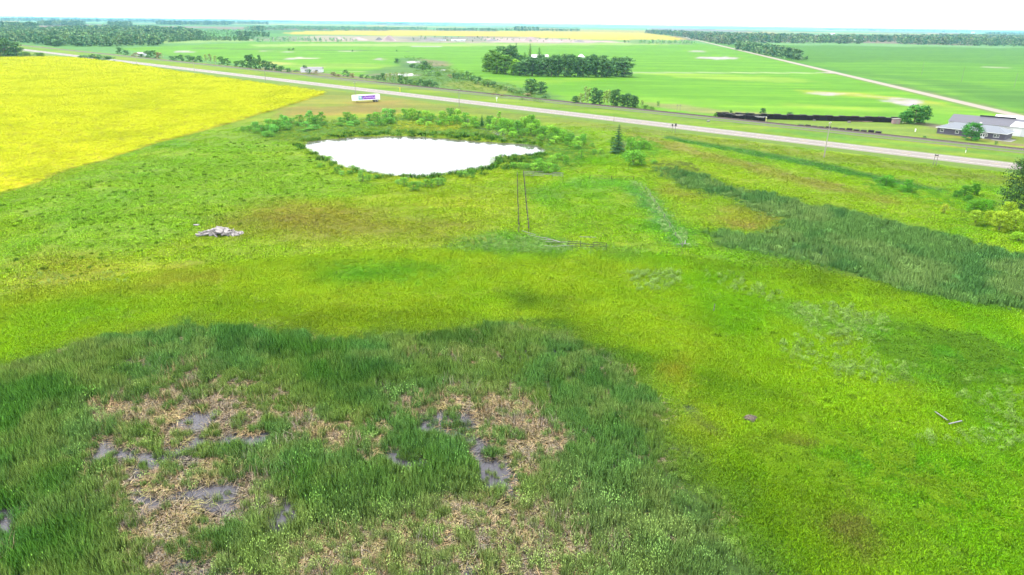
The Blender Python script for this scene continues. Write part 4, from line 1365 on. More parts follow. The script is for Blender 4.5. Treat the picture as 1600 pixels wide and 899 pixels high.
row([(829, 146, 22, 18), (845, 147, 18, 17)], 'field_tree', 'leafy tree', 'of the pair before the farmyard grove', 'pair of trees near the railway', 'broad', DG, lambda q, k: 'tall dark' if q[2] > 20 else 'shorter dark')
G3 = [(899, 162, 12, 12), (907, 163, 17, 10, 'poplar', PG), (914, 163, 27, 8, 'poplar', (108, 136, 84)), (919, 163, 25, 8, 'poplar', PG), (928, 164, 26, 13), (937, 164, 22, 11), (945, 165, 23, 8, 'poplar', PG),
      (951, 165, 23, 8, 'poplar', PG), (958, 166, 24, 10), (964, 166, 25, 11), (972, 167, 18, 11), (980, 167, 20, 11), (988, 168, 18, 11), (993, 168, 16, 9)]
row(G3, 'trackside_tree', 'poplar', 'in the clump behind the railway', 'poplar clump behind the railway', 'broad', DG, dsc)
row([(1003, 167, 10, 7, 'poplar', PG), (1009, 170, 5, 10, 'farbush', MG), (1018, 171, 4, 9, 'farbush', MG), (1028, 168, 9, 5, 'poplar', MG)], 'scrub_bush', 'bush', 'just right of the poplar clump', 'bushes right of the poplar clump', 'farbush', MG, dsc, 'bush')
G4 = [(621, 99, 7, 9, None, DG), (645, 106, 6, 9), (655, 107.5, 6, 9), (663, 107, 11, 13), (672, 110, 7, 10, None, MG), (660, 110, 8, 12, None, MG), (669, 118, 8, 13, None, (90, 130, 80)), (683, 119, 6, 9, None, MG),
      (703, 122, 5, 8, None, BR), (710, 123, 8, 7), (716, 124, 9, 8), (724, 125, 9, 7), (732, 125, 13, 12, None, (84, 124, 70)), (739, 127, 8, 10), (747, 132, 11, 10), (755, 134, 7, 9, None, MG), (762, 136, 8, 10), (772, 137, 9, 10),
      (781, 139, 6, 10, None, MG), (790, 141, 6, 10, None, (96, 128, 80)), (800, 144, 6, 12), (812, 147, 5, 12), (824, 150, 4, 12, None, BR), (853, 153, 4, 12), (785, 151, 4, 8, None, BR), (772, 149, 4, 9, None, BR)]
row(G4, 'waste_ground_bush', 'bush', 'in the scrub before the farmyard grove', 'scrub between railway and farmyard grove', 'farbush', DG, dsc, 'bush')
G5 = [(604, 128, 12, 5, 'poplar', PG), (610, 129, 14, 5, 'poplar', PG), (616, 129, 13, 6, 'poplar', MG), (621, 130, 15, 5, 'poplar', PG), (627, 131, 13, 9), (634, 132, 11, 9, None, MG), (641, 133, 8, 9), (650, 135, 8, 9, None, MG),
      (657, 136, 12, 10), (665, 137, 11, 9), (672, 137, 12, 11), (680, 138, 10, 9), (599, 126, 11, 8), (591, 125, 7, 8), (583, 124, 5, 6), (574, 123, 5, 6), (565, 122, 5, 7), (550, 121, 6, 8, None, BR), (541, 120, 10, 9),
      (521, 119, 6, 9, None, BR), (529, 120, 4, 7, None, BR), (492, 116, 5, 9, None, BR), (483, 115, 6, 8), (477, 113, 10, 6), (463, 112.5, 3, 7)]
row(G5, 'lineside_bush', 'bush', 'along the railway behind the trailer', 'row of bushes along the railway', 'farbush', DG, dsc, 'bush')
G6 = [(188, 84, 9, 10), (197, 86, 7, 9), (212, 89, 6, 9, None, BR), (222, 90, 5, 9), (232, 90, 10, 11), (241, 91, 11, 12), (249, 91.5, 9, 8, None, BR), (268, 94, 6, 7), (275, 95, 7, 8), (283, 95.5, 9, 9), (295, 96, 9, 9), (303, 97, 8, 9),
      (312, 97, 9, 9), (322, 98, 12, 6, 'poplar', PG), (329, 98.5, 13, 7, 'poplar', (108, 128, 92)), (337, 99.5, 12, 7, 'poplar', PG), (346, 101, 12, 9), (355, 102, 10, 9), (370, 104, 8, 8), (378, 105, 10, 8), (387, 106, 18, 10),
      (394, 107, 20, 11), (401, 108, 15, 10), (407, 109, 21, 6), (413, 109.5, 14, 10), (421, 110, 13, 10), (430, 111, 10, 11), (440, 112, 8, 10), (450, 113, 6, 9)]
row(G6, 'roadside_tree', 'tree', 'behind the highway above the canola', 'trees behind the highway above the canola', 'farbush', DG, dsc)
row([(452, 78.8, 2.6, 4), (458, 78.9, 3.2, 4), (620, 80.5, 1.8, 3), (551, 80.8, 2.2, 3), (386, 64, 3, 5), (395, 61.5, 3, 6)], 'field_bush', 'lone bush', 'out in the far green field', 'lone bushes in the far field', 'farbush', DG, lambda q, k: 'tiny dark', 'bush')
row([(1118, 185, 9, 6, None, MG), (1142, 180, 7, 7, None, MG), (1167, 182, 6, 7), (1190, 183, 13, 9), (1234, 182, 6, 10), (1258, 182, 3, 5)], 'yard_bush', 'bush', 'behind the stacks of dark sleepers', 'bushes behind the sleeper stacks', 'farbush', DG, dsc, 'bush')
row([(1408, 192.5, 16, 13), (1417, 193, 19, 15), (1428, 193.5, 28, 22, 'broad'), (1440, 192.5, 26, 18, 'broad')], 'shed_tree', 'tree', 'beside the pink shed', 'clump of trees beside the shed', 'broad', (56, 108, 50), dsc)
put_tree('nearbush', 1517, 219, 26, 33, (50, 108, 46), 'round_tree', 'round dense green tree in front of the grey bungalow', var=0)
row([(1444, 217.5, 6, 7), (1556, 226, 5, 5)], 'rail_shrub', 'small bush', 'by the railway below the bungalow', 'small bushes by the railway below the bungalow', 'bush', DG, lambda q, k: 'dark green', 'bush')
row([(165, 98, 9, 22), (148, 96, 10, 22), (132, 94, 7, 16), (272, 114, 4, 10, None, MG), (290, 116, 3, 10, None, MG)], 'canola_edge_bush', 'low bush', 'along the top of the canola', 'low bushes along the canola edge', 'farbush', DG, dsc, 'bush')
row([(10, 88, 26, 24), (26, 88, 20, 18), (0, 87, 18, 22), (80, 72, 14, 14), (90, 73, 9, 12), (62, 90, 7, 14, None, MG), (40, 89, 7, 14, None, MG)], 'left_edge_tree', 'tree', 'by the highway at far left', 'trees beside the highway at the far left', 'broad', DG, dsc)

# pond belt
G7 = [(380, 204, 6, 9, 'bush'), (390, 205, 8, 12, 'bush'), (400, 204, 13, 12), (409, 207, 11, 14, 'bush'), (420, 202, 15, 14), (427, 207, 12, 14), (434, 205, 17, 14), (442, 193, 13, 9), (445, 199, 17, 14), (456, 194, 9, 12), (468, 190, 10, 12),
      (484, 191, 17, 12), (494, 196, 15, 15), (503, 190, 14, 10), (478, 200, 10, 16, 'bush'), (543, 191, 15, 14), (553, 192, 12, 12), (532, 192, 8, 12, 'bush'), (578, 191, 12, 13), (590, 190, 14, 14), (605, 188, 17, 17), (613, 187, 15, 12)]
C7 = [(84, 148, 62), (96, 160, 66), (76, 136, 62)]
g_ = np.random.default_rng(6)
G7 += [(a[0] + g_.uniform(-6, 6), a[1] + g_.uniform(3, 7), a[2] * g_.uniform(.45, .7), a[3] * g_.uniform(.8, 1.2)) for a in G7[2:]]
G7 = [(a[0], a[1], a[2], a[3], a[4] if len(a) > 4 else 'willow', C7[i % 3]) for i, a in enumerate(G7)]
row(G7, 'pond_willow', 'willow', 'on the far left pond bank', 'willows on the far left bank of the pond', 'willow', MG, lambda q, k: ('low' if q[2] < 10 else 'bushy') + ' green', 'shrub')
G8 = [(633, 186, 15, 12), (644, 188, 17, 14), (654, 187, 13, 12), (666, 188, 14, 13), (675, 190, 12, 12), (692, 190, 15, 12), (704, 190, 20, 14), (714, 191, 19, 13), (727, 193, 16, 13), (740, 197, 14, 14), (765, 198, 16, 13), (775, 201, 16, 13),
      (786, 204, 18, 14), (797, 205, 17, 13), (808, 207, 18, 13), (820, 206, 22, 14), (829, 206, 25, 15), (838, 207, 19, 12), (849, 214, 16, 12), (860, 217, 20, 14), (869, 218, 18, 14), (880, 221, 18, 13), (892, 222, 13, 12), (902, 225, 11, 12),
      (911, 226, 16, 10), (780, 184, 9, 6), (684, 197, 8, 12, 'bush'), (655, 196, 7, 14, 'bush'), (925, 230, 6, 9, 'bush')]
g_ = np.random.default_rng(5)
G8 += [(a[0] + g_.uniform(-6, 6), a[1] + g_.uniform(3, 8), a[2] * g_.uniform(.45, .75), a[3] * g_.uniform(.8, 1.2)) for a in G8[2:25]]
G8 += [(a[0] + g_.uniform(-6, 6), a[1] - g_.uniform(2, 5), a[2] * g_.uniform(.5, .8), a[3] * g_.uniform(.8, 1.1)) for a in G8[12:25]]
C8 = [(98, 164, 60), (112, 178, 62), (88, 150, 62), (124, 186, 70)]
G8 = [(a[0], a[1], a[2], a[3], a[4] if len(a) > 4 else 'willow', C8[i % 4]) for i, a in enumerate(G8)]
row(G8, 'bank_willow', 'willow', 'in the belt behind the pond', 'willow belt between pond and highway', 'willow', MG, lambda q, k: ('tall' if q[2] > 18 else 'low' if q[2] < 10 else 'bushy') + ' green', 'shrub')
put_tree('nearspruce', 753, 198, 19, 9, (40, 90, 50), 'young_spruce', 'small dark spruce among the willows behind the pond')
G9 = [(803, 263, 8, 12), (814, 264, 9, 13), (825, 266, 9, 14), (836, 268, 12, 15), (846, 269, 15, 16), (857, 270, 15, 16), (868, 270, 13, 14), (863, 257, 13, 12), (884, 258, 14, 10), (908, 248, 13, 9), (928, 242, 8, 9), (938, 240, 7, 9), (842, 258, 10, 14), (872, 250, 10, 12)]
row([(a[0], a[1], a[2], a[3], 'willow', C8[i % 4]) for i, a in enumerate(G9)], 'shore_shrub', 'shrub', 'on the right shore of the pond', 'shrubs on the right shore of the pond', 'willow', LG, lambda q, k: ('tall' if q[2] > 12 else 'low') + ' bright green', 'shrub')
G10 = [(512, 251, 6, 9), (527, 271, 9, 10), (534, 275, 7, 9), (500, 262, 6, 9), (547, 273, 6, 9), (567, 284, 17, 13), (577, 282, 9, 10), (588, 280, 6, 9), (622, 288, 7, 9), (632, 291, 13, 12), (646, 298, 13, 15), (655, 292, 8, 9), (665, 293, 12, 11), (675, 293, 13, 11),
       (685, 291, 12, 11), (692, 289, 10, 9), (738, 279, 14, 9), (728, 277, 8, 10), (718, 275, 7, 10), (515, 246, 5, 7), (552, 262, 6, 6)]
row([(a[0], a[1], a[2], a[3], 'willow', [(104, 164, 66), (92, 152, 62), (116, 176, 84)][i % 3]) for i, a in enumerate(G10)], 'near_shore_shrub', 'shrub', 'on the near shore of the pond', 'shrubs on the near shore of the pond', 'willow', LG, lambda q, k: ('tall' if q[2] > 12 else 'low') + ' green', 'shrub')
put_tree('nearspruce', 965, 240, 46, 24, (58, 96, 62), 'spruce_tree', 'tall dark spruce standing alone right of the pond', rz=.4)
put_tree('willow', 957, 237, 22, 10, MG, 'leafy_shrub', 'green shrub leaning against the left side of the lone spruce', 'shrub')
put_tree('willow', 973, 238, 16, 10, (104, 130, 80), 'leafy_shrub', 'greyish shrub at the right foot of the lone spruce', 'shrub')
row([(985, 235, 18, 16), (996, 234, 13, 14), (1006, 234, 14, 12), (1014, 235, 11, 9), (990, 259, 22, 26), (1002, 259, 15, 14), (979, 252, 13, 12), (1022, 257, 6, 12)], 'spruce_side_shrub', 'shrub', 'right of the lone spruce', 'shrubs right of the lone spruce', 'willow', (100, 168, 60),
    lambda q, k: ('big' if q[2] > 20 else 'tall' if q[2] > 14 else 'low') + ' green', 'shrub')
row([(1374, 291, 13, 14), (1384, 292, 18, 18), (1392, 293, 13, 12), (1410, 300, 10, 12), (1417, 299, 18, 13), (1424, 301, 12, 12)], 'ditch_shrub', 'shrub', 'in the clumps beside the ditch', 'shrub clumps beside the ditch', 'willow', (84, 156, 50),
    lambda q, k: ('tall' if q[2] > 15 else 'low') + ' green', 'shrub')
row([(1495, 308, 11, 14), (1507, 306, 16, 16), (1522, 304, 17, 14), (1512, 314, 10, 14)], 'hollow_shrub', 'shrub', 'in the hollow at right', 'dark shrubs in the hollow at right', 'nearbush', (76, 140, 50),
    lambda q, k: ('tall' if q[2] > 15 else 'low') + ' dark', 'shrub')
put_tree('bigbroad', 1604, 334, 86, 84, (52, 84, 48), 'dark_tree', 'large dark leafy tree at the right edge', var=0)
put_tree('bigbroad', 1640, 330, 95, 80, (52, 88, 48), 'dark_tree', 'large dark tree mostly cut off by the right edge', var=1)
G11 = [(1520, 332, 19, 24, 'nearbush', (88, 150, 46)), (1538, 334, 22, 24, 'nearbush', (92, 164, 44)), (1523, 352, 22, 22, 'nearbush', (132, 174, 56)), (1545, 352, 22, 22, 'nearbush', (142, 184, 50)), (1560, 362, 30, 30, 'nearbush', (148, 188, 54)),
       (1583, 362, 32, 30, 'nearbush', (142, 184, 52)), (1606, 360, 34, 32, 'nearbush', (130, 176, 50)), (1572, 346, 30, 26, 'nearbush', (138, 180, 50)), (1590, 378, 14, 24, 'nearbush', (120, 176, 46)), (1474, 334, 15, 13, 'bush', (160, 190, 66))]
row(G11, 'thicket_bush', 'bush', 'in the thicket below the dark tree', 'thicket at the foot of the dark tree', 'nearbush', LG, lambda q, k: 'dark green' if q[5][0] < 100 else 'yellow-green', 'bush')


# ------------------------------------------------------------------ woods far off (nobody could count them)
def mass_proto(i, cards=110):
    b, NR, L = crown_mesh('crown', 900 + i, 10, 9, 11, cards, 1.15, .0)
    return bpy.data.objects.new(f'wood_tree_{i}', b.mesh('wood_tree', M_MASSLEAF, NR))


MASS = [mass_proto(i) for i in range(5)]


def wood(poly_px, n, h0, h1, tints, name='wood', jitter=.2, world=False, edge=5):
    w = np.array(poly_px) if world else PP(poly_px)
    lo, hi = w.min(0), w.max(0)
    out, k = [], 0
    while sum(len(q) for q in out) < n and k < 60:
        x, y = rng.uniform(lo[0], hi[0], n * 3), rng.uniform(lo[1], hi[1], n * 3)
        m = pmask(w, x, y, edge, edge, 60, 5) > .5
        out.append(np.stack([x[m], y[m]], 1))
        k += 1
    p = np.concatenate(out)[:n]
    hh = rng.uniform(h0, h1, len(p)) * (.75 + .5 * fbm(p[:, 0], p[:, 1], 70, 8))
    t = np.array([alb(*q) for q in tints])[rng.integers(0, len(tints), len(p))] * rng.uniform(1 - jitter, 1 + jitter, (len(p), 1)) * 4.4
    sc = np.stack([hh / 10 * rng.uniform(.9, 1.3, len(p))] * 2 + [hh / 10], 1)
    return scatter(name, np.column_stack([p, np.full(len(p), -.2)]), rng.uniform(0, 6.28, len(p)), sc, t * .85, MASS)


WD = [(70, 100, 66), (84, 112, 72), (96, 118, 80), (60, 92, 62)]
WB = [(86, 104, 76), (104, 112, 84), (78, 98, 66)]
wood([(95, 73), (135, 73.5), (165, 73.5), (200, 72), (250, 71), (262, 67), (300, 63.5), (320, 58), (290, 51), (240, 47), (150, 46), (60, 50), (30, 60), (60, 70)], 2300, 10, 16, WD, 'far_wood')
wood([(262, 67), (300, 64), (388, 64.2), (387, 62.5), (300, 61), (262, 64)], 170, 5, 8, WD, 'hedge_wood')
wood([(300, 60), (345, 58), (410, 57), (415, 54), (370, 50), (320, 51)], 160, 6, 11, [(110, 150, 100), (90, 124, 84)], 'far_wood')
wood([(0, 66), (60, 69), (35, 58), (60, 48), (0, 47), (-60, 50), (-60, 70)], 700, 10, 15, WD, 'far_wood')
wood([(1007, 52.2), (1060, 57.5), (1090, 63), (1120, 68), (1145, 70), (1200, 67.5), (1300, 68.8), (1345, 69.2), (1352, 66), (1400, 66), (1404, 69.7), (1450, 70.6), (1600, 73.6), (1760, 76), (1760, 64), (1600, 60), (1500, 58.5), (1450, 60), (1350, 61), (1290, 61.5), (1200, 58), (1100, 55), (1012, 51.5)], 4200, 11, 19, WD + WB, 'treeline_wood')
wood([(1090, 63), (1120, 68.5), (1145, 71.5), (1145, 66), (1110, 62)], 110, 9, 13, WB, 'brown_wood')
wood([(1148, 77.5), (1170, 81.5), (1200, 88), (1225, 92.5), (1250, 94.5), (1253, 91), (1225, 86), (1195, 79.5), (1150, 73)], 170, 10, 14, WD, 'road_wood')
wood([(1251, 95), (1262, 94.5), (1262, 93), (1251, 93)], 8, 3, 5, WD, 'road_scrub')
wood([(678, 48.6), (800, 49), (906, 49.6), (906, 47.6), (800, 47), (678, 47)], 330, 8, 13, WD, 'shelterbelt_wood')
wood([(800, 48.6), (842, 48.8), (842, 47.2), (800, 47)], 30, 17, 24, WD, 'shelterbelt_wood')
wood([(380, 48.5), (450, 47), (540, 48.8), (665, 47.3), (670, 45.8), (560, 44.8), (450, 43.2), (385, 46)], 650, 8, 14, [(84, 122, 88), (96, 130, 92)], 'far_wood')
wood([(395, 49), (412, 49), (412, 47.2), (395, 47)], 40, 12, 18, WD, 'far_wood')
wood([(975, 67), (985, 67), (985, 65.5), (975, 65.5)], 6, 4, 6, WD, 'pit_scrub')
wood([(1000, 68.5), (1085, 69.5), (1080, 66.5), (1000, 66)], 60, 4, 7, [(110, 150, 90), (84, 120, 76)], 'pit_scrub')
wood([(400, 66), (470, 66), (560, 66), (560, 62), (470, 60), (390, 61)], 110, 3, 6, [(110, 150, 100), (84, 120, 86)], 'pit_scrub')
wood([(645, 65.5), (700, 66), (760, 66), (900, 66), (900, 62), (700, 58), (645, 58)], 90, 2.5, 5, [(90, 100, 80), (84, 120, 86)], 'pit_scrub')
for a, b, y0, y1, n, h in [(-60, 60, 43, 45.5, 160, 14), (60, 130, 38.5, 40.5, 120, 15), (170, 205, 40, 42, 70, 15), (245, 360, 37, 39, 240, 16), (350, 420, 36.5, 38, 110, 15), (-80, 260, 31.5, 33, 380, 18), (240, 460, 32.5, 34, 260, 18), (430, 640, 34.5, 36, 220, 18),
                           (-80, 400, 28.8, 29.8, 300, 24), (400, 800, 34.2, 34.9, 200, 20), (620, 700, 37.5, 38.8, 90, 14), (560, 640, 37.8, 38.6, 70, 14), (930, 962, 41.4, 42, 30, 12), (962, 1012, 40.6, 41.5, 40, 16), (1290, 1312, 46.3, 47.2, 40, 14), (1322, 1465, 47.2, 48.4, 200, 15),
                           (1185, 1230, 42.9, 43.3, 30, 18), (1010, 1180, 41.4, 41.7, 50, 20), (1230, 1480, 44.2, 44.6, 70, 20), (1440, 1700, 48.6, 50.5, 300, 15), (1540, 1700, 52.5, 56, 250, 13), (700, 960, 38.0, 38.4, 60, 20), (370, 420, 56, 58, 30, 9)]:
    s = (b - a) * .008
    wood([(a, y0 + s * 0), (b, y0 + (b - a) * .006), (b, y1 + (b - a) * .006), (a, y1)], int(n * 1.3), h, h * 1.6, WD, 'horizon_wood', edge=10)


# ------------------------------------------------------------------ buildings, vehicles, poles, fences
def gp(px, py, dz=0.0):
    p = P(px, py)
    f = ground_fields(p[:1], p[1:2])
    return (float(p[0]), float(p[1]), float(ground_z(p[:1], p[1:2], f)[0]) + dz)


# trailer used as a roadside hoarding
M_PURPLE = plain('purple_print', (0.20, 0.05, 0.42), .5, var=.05)
M_TEAL = plain('teal_print', (0.18, 0.42, 0.44), .5, var=.1)
M_LILAC = plain('pale_print', (0.62, 0.5, 0.75), .5, var=.05)
a, b = np.array(gp(549.5, 161)), np.array(gp(594.5, 158.5))
Lt = 15.6
rz = math.atan2(b[1] - a[1], b[0] - a[0])
tr = thing('parked_trailer', 'white box trailer with a purple advert panel parked in the grass by the highway', 'trailer', tuple((a + b) / 2), rz)
MB().box(0, 0, 2.55, Lt, 2.6, 2.75).build('body', M_WHITE, tr)
m = MB()
for xx in (-Lt / 2 + .04, Lt / 2 - .04):
    m.box(xx, -1.32, 2.55, .12, .05, 2.8)
m.box(0, -1.32, 3.93, Lt, .05, .1)
m.box(0, -1.32, 1.18, Lt, .05, .12)
m.build('rail', plain('trailer_rail', (.5, .5, .52), .5), tr)
MB().box(1.0, -1.315, 2.6, 8.2, .03, 2.0).build('advert_panel', M_PURPLE, tr)
MB().box(-3.9, -1.318, 2.55, 2.2, .036, 2.1).build('advert_panel', M_TEAL, tr)
m = MB()
g = np.random.default_rng(3)
xx = -2.3
while xx < 4.6:                                   # blurred lettering: pale strokes
    ww = g.uniform(.25, .8)
    m.box(xx + ww / 2, -1.34, 2.55 + g.normal(0, .1), ww, .02, g.uniform(.3, .6))
    xx += ww + g.uniform(.12, .35)
m.box(-3.9, -1.345, 2.8, 1.0, .02, .9)
m.build('advert_lettering', M_LILAC, tr)
for xx in (5.0, 6.2):
    for yy in (-1.0, 1.0):
        wl = MB().tube([(xx, yy - .18, .5), (xx, yy + .18, .5)], [.5, .5], 14).build('wheel', M_BLACK, tr)
        MB().tube([(xx, yy - .2, .5), (xx, yy + .2, .5)], [.22, .22], 10).build('rim', M_WHITE, wl)
MB().box(5.6, 0, .95, 3.2, 1.6, .3).build('bogie', M_BLACK, tr)
for yy in (-.8, .8):
    MB().box(-5.2, yy, .6, .14, .14, 1.2).build('landing_leg', M_BLACK, tr)
M_SKIRT = M_BLACK


# bungalow and its neighbours
def siding(name, col):
    m, nt, bs = nodes(name)
    tc = N(nt, 'ShaderNodeTexCoord')
    wv = N(nt, 'ShaderNodeTexWave', Scale=2.6)
    wv.bands_direction = 'Z'
    nt.links.new(tc.outputs['Object'], wv.inputs['Vector'])
    c = mixc(nt, tuple(np.array(col) * .85), col, wv.outputs['Fac'])
    nt.links.new(c, bs.inputs['Base Color'])
    bs.inputs['Roughness'].default_value = .7
    return m


def metalroof(name, col, sc=3.0, ax='X'):
    m, nt, bs = nodes(name)
    tc = N(nt, 'ShaderNodeTexCoord')
    wv = N(nt, 'ShaderNodeTexWave', Scale=sc)
    wv.bands_direction = ax
    nt.links.new(tc.outputs['Object'], wv.inputs['Vector'])
    nz = N(nt, 'ShaderNodeTexNoise', Scale=.6, Detail=4.0)
    nt.links.new(tc.outputs['Object'], nz.inputs['Vector'])
    c = mixc(nt, tuple(np.array(col) * .82), col, wv.outputs['Fac'])
    c = mixc(nt, tuple(np.array(col) * .8), c, nz.outputs['Fac'])
    nt.links.new(c, bs.inputs['Base Color'])
    bs.inputs['Roughness'].default_value = .5
    bs.inputs['Metallic'].default_value = .1
    return m


M_SIDE = siding('lilac_grey_siding', (0.085, 0.075, 0.105))
M_BROWN = siding('brown_siding', (0.10, 0.06, 0.05))
M_WSIDE = siding('white_siding', (0.62, 0.62, 0.64))
M_ROOFB = metalroof('pale_blue_roof', (0.125, 0.14, 0.165))
M_ROOFG = metalroof('slate_violet_roof', (0.062, 0.058, 0.078))
M_ROOFW = metalroof('white_metal_roof', (0.6, 0.6, 0.62))
M_TRIM = plain('white_trim', (0.7, 0.7, 0.7), .6, var=.05)
M_GLASS = plain('window_glass', (0.03, 0.04, 0.05), .08, var=.1, spec=.8)
M_SLAB = plain('concrete_slab', (0.22, 0.21, 0.19), .9, var=.12)
A_, B_ = np.array(gp(1463, 208.8)), np.array(gp(1560, 219.3))
HL = float(np.linalg.norm((B_ - A_)[:2])) + 2.0
hz = math.atan2(B_[1] - A_[1], B_[0] - A_[0])
HD = 11.0
bg = thing('bungalow', 'long grey-sided bungalow with a pale blue metal roof beside the railway', 'house', (A_[0], A_[1], 0), hz)


def win(x, z, w, h, parent, y=-.03, frame=M_TRIM):
    f = MB()
    for dx, dz, sx, sz in ((0, h / 2, w + .16, .1), (0, -h / 2, w + .2, .12), (-w / 2, 0, .1, h), (w / 2, 0, .1, h), (0, 0, .05, h)):
        f.box(x + dx, y, z + dz, sx, .09, sz)
    o = f.build('window', frame, parent)
    MB().box(x, y + .01, z, w, .04, h).build('pane', M_GLASS, o)


MB().box(HL / 2, HD / 2, 1.35, HL, HD, 2.7).build('wall', M_SIDE, bg)
rf = MB()
e = .6
v = [(-e, -e, 2.72), (HL + e, -e, 2.72), (HL + e, HD + e, 2.72), (-e, HD + e, 2.72), (HD / 2 - 1, HD / 2, 4.9), (HL - HD / 2 + 1, HD / 2, 4.9)]
rf.add(v, [(0, 1, 5, 4), (1, 2, 5), (2, 3, 4, 5), (3, 0, 4)])
rf.build('roof', M_ROOFB, bg)
MB().box(HL / 2, -e + .0, 2.64, HL + 2 * e, .12, .16).box(HL + e, HD / 2, 2.64, .12, HD + 2 * e, .16).box(HL / 2, HD + e, 2.64, HL + 2 * e, .12, .16).box(-e, HD / 2, 2.64, .12, HD + 2 * e, .16).build('fascia', M_TRIM, bg)
MB().box(HL / 2, HD / 2, .12, HL + .06, HD + .06, .3).build('plinth', M_SLAB, bg)
for fx in (.075, .305, .72, .855, .895):
    win(HL * fx, 1.55, 1.2 if fx < .8 else .9, 1.15, bg)
for fx in (.665, .70):
    d_ = MB().box(HL * fx, -.04, 1.05, .85, .08, 2.0).build('door', M_TRIM, bg)
    MB().box(HL * fx, -.085, 1.35, .5, .03, 1.0).build('pane', M_GLASS, d_)
win(HL * .74, 1.5, .6, 1.0, bg)
sl = MB()
sl.box(HL + 1.2, 2.0, .06, 3.2, 8.5, .12)
sl.box(HL - 2.2, -1.1, .06, 4.0, 2.0, .12)
sl.build('concrete_apron', M_SLAB, bg)
MB().box(HL * .55, 7, 5.0, .7, .7, 1.2).build('chimney', M_WSIDE, rf and bg)

# rear wing (violet roof) with a white gable at its left end
rw = thing('rear_building', 'low building with a slate violet roof and a white gable behind the bungalow', 'building', tuple(np.array(gp(1480, 201))), hz + .10)
RL, RD = 27.0, 14.0
MB().box(RL / 2, RD / 2, 1.6, RL, RD, 3.2).build('wall', M_WSIDE, rw)
v = [(-.4, -.6, 3.25), (RL + .4, -.6, 3.25), (RL + .4, RD + .6, 3.25), (-.4, RD + .6, 3.25), (-.4, RD * .72, 5.6), (RL + .4, RD * .72, 5.6)]
MB().add(v, [(0, 1, 5, 4), (2, 3, 4, 5)]).build('roof', M_ROOFG, rw)
MB().add([(-.02, 0, 3.2), (-.02, RD, 3.2), (-.02, RD * .72, 5.5), (RL + .02, 0, 3.2), (RL + .02, RD, 3.2), (RL + .02, RD * .72, 5.5)], [(0, 2, 1), (3, 4, 5)]).build('gable', M_WSIDE, rw)
MB().box(RL * .62, RD * .72, 5.75, RL * .5, .9, .5).build('ridge_vent', M_BLACK, rw)

# white-roofed workshop with a brown end wall
ws = thing('workshop', 'workshop with a white metal roof and brown end wall right of the bungalow', 'building', tuple(np.array(gp(1549, 200))), hz + .04)
WL, WD_ = 24.0, 13.0
MB().box(WL / 2, WD_ / 2, 2.0, WL, WD_, 4.0).build('wall', M_BROWN, ws)
v = [(-.4, -.5, 4.05), (WL + .4, -.5, 4.05), (WL + .4, WD_ + .5, 4.05), (-.4, WD_ + .5, 4.05), (-.4, WD_ * .5, 5.5), (WL + .4, WD_ * .5, 5.5)]
MB().add(v, [(0, 1, 5, 4), (2, 3, 4, 5)]).build('roof', M_ROOFW, ws)
MB().add([(-.02, 0, 4), (-.02, WD_, 4), (-.02, WD_ * .5, 5.4), (WL + .02, 0, 4), (WL + .02, WD_, 4), (WL + .02, WD_ * .5, 5.4)], [(0, 2, 1), (3, 4, 5)]).build('gable', M_BROWN, ws)
o_ = MB().box(-.06, 3.0, 1.4, .1, 2.4, 2.8).build('door', M_TRIM, ws)
MB().box(WL * .86, WD_ * .5 + .2, 5.75, 5.0, 1.2, .6).build('roof_cowl', M_BLACK, ws)
sh = thing('storage_hall', 'large white storage hall cut off by the right edge of the picture', 'building', tuple(np.array(gp(1576, 212))), hz + .04)
SL, SD = 30.0, 9.0
MB().box(SL / 2, SD / 2, 1.9, SL, SD, 3.8).build('wall', M_WSIDE, sh)
v = [(-.4, -.5, 3.85), (SL + .4, -.5, 3.85), (SL + .4, SD + .3, 5.0), (-.4, SD + .3, 5.0)]
v2 = [(q[0], q[1], q[2] - .15) for q in v]
MB().add(v + v2, [(0, 1, 2, 3), (4, 7, 6, 5), (0, 4, 5, 1), (1, 5, 6, 2), (2, 6, 7, 3), (3, 7, 4, 0)]).build('roof', M_ROOFW, sh)
MB().box(2.5, -.05, 1.5, 3.0, .1, 3.0).build('door', M_TRIM, sh)

# farmhouse and bin in the grove, farm sheds far off
def simple_house(px, py, w, d, h, rh, rz, wall, roof, label, cat='house', name='farmhouse', group=None):
    t = thing(name, label, cat, gp(px, py), rz, group)
    MB().box(0, 0, h / 2, w, d, h).build('wall', wall, t)
    e = .4
    v = [(-w / 2 - e, -d / 2 - e, h), (w / 2 + e, -d / 2 - e, h), (w / 2 + e, d / 2 + e, h), (-w / 2 - e, d / 2 + e, h), (-w / 2 - e, 0, h + rh), (w / 2 + e, 0, h + rh)]
    MB().add(v, [(0, 1, 5, 4), (2, 3, 4, 5), (0, 4, 3), (1, 2, 5)]).build('roof', roof, t)
    for s in (-.25, .25):
        win(w * s, h * .55, w * .12, h * .3, t, y=-d / 2 - .04)
    return t


